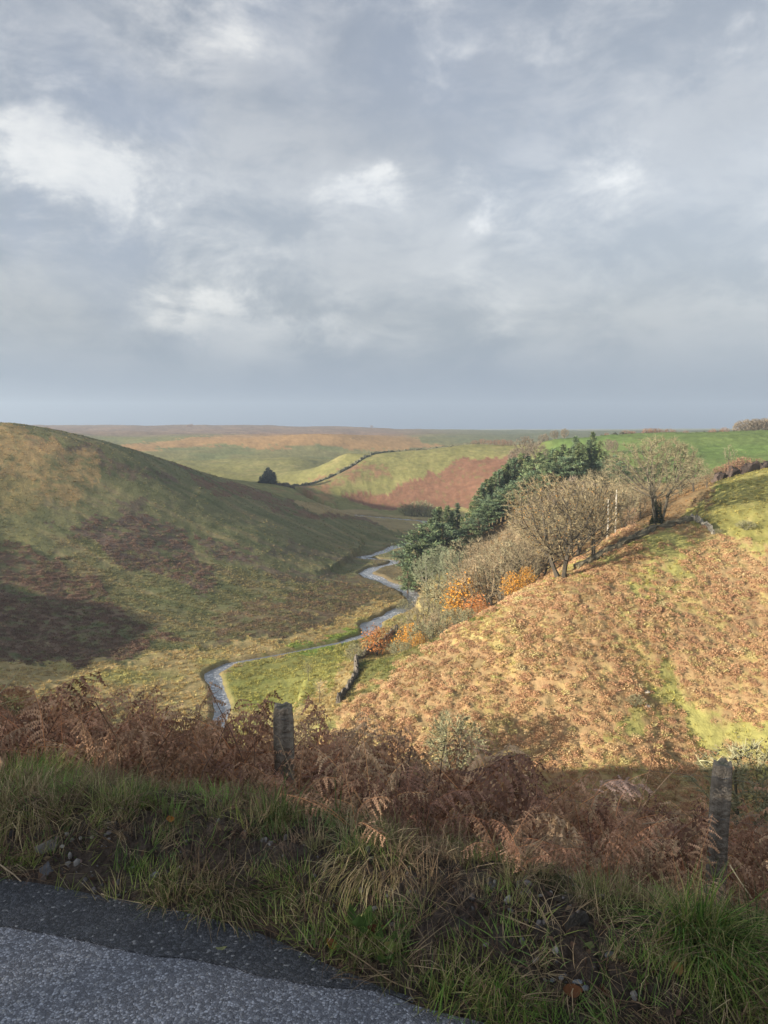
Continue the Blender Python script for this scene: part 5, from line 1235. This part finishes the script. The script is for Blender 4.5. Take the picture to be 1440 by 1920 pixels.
# ---- leaves
def leaf_mesh(name, L, w, curl, col, col2=None, n=8, seed=0):
    m = MB(); rng = random.Random(seed); rows = []
    for i in range(n+1):
        f = i/n; ww = w*math.sin(math.pi*min(.98, f*.92+.05))**.75*.5; z_ = curl*L*(f-.5)**2*2
        for j in (-1, -.5, 0, .5, 1):
            c = col if (col2 is None or f+rng.uniform(-.15, .15) > .45) else col2; v = rng.uniform(.85, 1.15); m.c.append(tuple(x_*v for x_ in c)); m.v.append((f*L-L/2, ww*j*(1+rng.uniform(-.08, .08)), z_+abs(j)*ww*.5*(1 if curl > 0 else -.5)+rng.uniform(-.002, .002)))
    m.q = [(i*5+j, (i+1)*5+j, (i+1)*5+j+1, i*5+j+1) for i in range(n) for j in range(4)]
    return m.mesh(name, True)
for u, v, L, w, c, c2, rot, lab in [
        (618,1780,.055,.042,(.46,.20,.09),(.36,.26,.05),(.7,.3,1.3),'orange and yellow fallen leaf standing on edge by the tarmac'),
        (1070,1864,.055,.035,(.17,.075,.035),None,(.5,.1,.1),'large curled brown fallen leaf in the grass below the gravelly soil'),
        (1262,1824,.045,.035,(.38,.24,.09),None,(.6,.2,.5),'tan fallen leaf caught below the large bright tussock'),
        (320,1543,.032,.026,(.50,.20,.04),None,(.6,.2,.6),'small vivid orange leaf on the bank beside dark bracken'),
        (735,1783,.06,.032,(.26,.26,.10),(.32,.28,.11),(.5,.2,.25),'yellow-green wilted leaf on the grass near the dock leaves'),
        (417,1821,.035,.014,(.26,.28,.14),None,(.02,0,.15),'small pale green leaf lying on the dark tarmac strip'),
        (1130,1868,.05,.035,(.14,.07,.04),None,(.5,.2,1.5),'small brown leaf near the large curled one'),
        (705,1748,.06,.03,(.15,.065,.03),None,(.4,.1,.2),'rust-brown dead leaf behind the dock leaves')]:
    p = hit(u, v); o_ = link('fallen_leaf', leaf_mesh('fallen_leaf', L, w, .5, c, c2, seed=u), M['plain'], None, (p[0], p[1]-.01, max(p[2], .004)+.016)); o_.rotation_euler = rot; tag(o_, lab, 'leaf')
for u, v, sc_, nl, lab in [(672,1766,1.0,5,'dock plant with broad dark green leaves by the tarmac edge'),(715,1790,.75,4,'small dock plant in the grass beside the larger dock'),(725,1815,.6,4,'low broad-leaved weed close to the tarmac')]:
    p = hit(u, v); t = empty('dock_plant', p); tag(t, lab, 'plant')
    for k in range(nl):
        a = 6.28*k/nl+u; L = .085*sc_*(.8+.4*((k*37) % 10)/10); o_ = link('leaf', leaf_mesh('leaf', L, L*.42, .5, (.075, .13, .035) if k % 3 else (.17, .22, .06), seed=k), M['plain'], t, (math.cos(a)*L*.45, math.sin(a)*L*.45, .03*sc_+.012*k)); o_.rotation_euler = (.25*math.sin(k), -.75, a)

# ---- unseen hedge bank added behind the camera to shade the verge
hp = []
for k in range(13):
    q = Vector((-17.5, -15.5)).lerp(Vector((-25.5, -2.6)), k/12); hp.append((q.x, q.y, H1(q.x, q.y)))
hb_ = empty('hedge_bank', hp[6]); tag(hb_, 'tall beech hedge on an earth bank, added out of view to shade the verge', 'hedge')
m = MB(); rng = random.Random(5); n = 7; vs = []
for k in range(60):
    f = k/59*12; i = min(int(f), 11); q = Vector(hp[i]).lerp(Vector(hp[i+1]), f-i)
    for x_, z_ in ((-1.1, -.3), (-.9, .7), (-.6, 1.5), (0, 1.7), (.6, 1.5), (.9, .7), (1.1, -.3)):
        vs.append((q.x-hp[6][0]+.85*x_+rng.uniform(-.08, .08), q.y-hp[6][1]+.53*x_+rng.uniform(-.08, .08), q.z-hp[6][2]+z_+rng.uniform(-.08, .08)))
m.col = (.06, .055, .035); m.add(vs, [], [(i*n+j, i*n+j+1, (i+1)*n+j+1, (i+1)*n+j) for i in range(59) for j in range(n-1)]); link('bank', m.mesh('bank'), M['stone'], hb_)
m = MB(); st_ = MB(); nr_ = np.random.default_rng(9)
for k in range(15000):
    f = nr_.uniform(0, 12); i = min(int(f), 11); q = Vector(hp[i]).lerp(Vector(hp[i+1]), f-i); top = 7.0+.5*math.sin(f*1.7)+.3*math.sin(f*4.1); z_ = 1.0+(top-1.0)*nr_.random(); x_ = nr_.normal(0, .7)
    p = np.array([q.x-hp[6][0]+.85*x_, q.y-hp[6][1]+.53*x_, q.z-hp[6][2]+z_]); a = nr_.normal(0, 1, 3); a /= np.linalg.norm(a); b_ = np.cross(a, nr_.normal(0, 1, 3)); b_ /= np.linalg.norm(b_); m.col = tuple(np.array((.20, .10, .05))*nr_.uniform(.6, 1.4)); s_ = .24
    m.add([tuple(p), tuple(p+a*s_*.6+b_*s_*.5), tuple(p+a*s_*1.3), tuple(p+a*s_*.6-b_*s_*.5)], [], [(0, 1, 2, 3)])
link('leaves', m.mesh('leaves'), M['leaf'], hb_)
for k in range(40):
    f = 12*k/40+.1; i = min(int(f), 11); q = Vector(hp[i]).lerp(Vector(hp[i+1]), f-i); x_, y_ = q.x-hp[6][0], q.y-hp[6][1]
    st_.col = (.14, .125, .10); st_.tube([(x_, y_, 1.2), (x_+rng.uniform(-.3, .3), y_+rng.uniform(-.3, .3), 4.0), (x_+rng.uniform(-.6, .6), y_+rng.uniform(-.4, .4), 6.4)], [.06, .04, .015], 5)
so_ = link('stems', st_.mesh('stems'), M['bark'], hb_); so_['kind'] = 'stuff'

# ------------------------------------------------------------------ haze
hz_ = MB(); x1, y0, y1, z0, z1 = 5500, -5500, 5500, -140, 190
hz_.add([(-x1,y0,z0),(x1,y0,z0),(x1,y1,z0),(-x1,y1,z0),(-x1,y0,z1),(x1,y0,z1),(x1,y1,z1),(-x1,y1,z1)], [], [(3,2,1,0),(4,5,6,7),(0,1,5,4),(1,2,6,5),(2,3,7,6),(3,0,4,7)])
hm_ = bpy.data.materials.new('haze_air'); hm_.use_nodes = True; hm_.node_tree.nodes.clear(); k = NT(hm_.node_tree)
out = k.new('ShaderNodeOutputMaterial'); pv = k.new('ShaderNodeVolumePrincipled', {'Color': (.66, .81, 1.0, 1), 'Density': HAZE, 'Anisotropy': .2}); hm_.node_tree.links.new(pv.outputs[0], out.inputs['Volume'])
hm_.volume_intersection_method if hasattr(hm_, 'volume_intersection_method') else None
if HAZE > 0: tag(link('haze', hz_.mesh('haze'), hm_), 'thin pale haze in the air of the valley', 'haze', None, 'stuff')
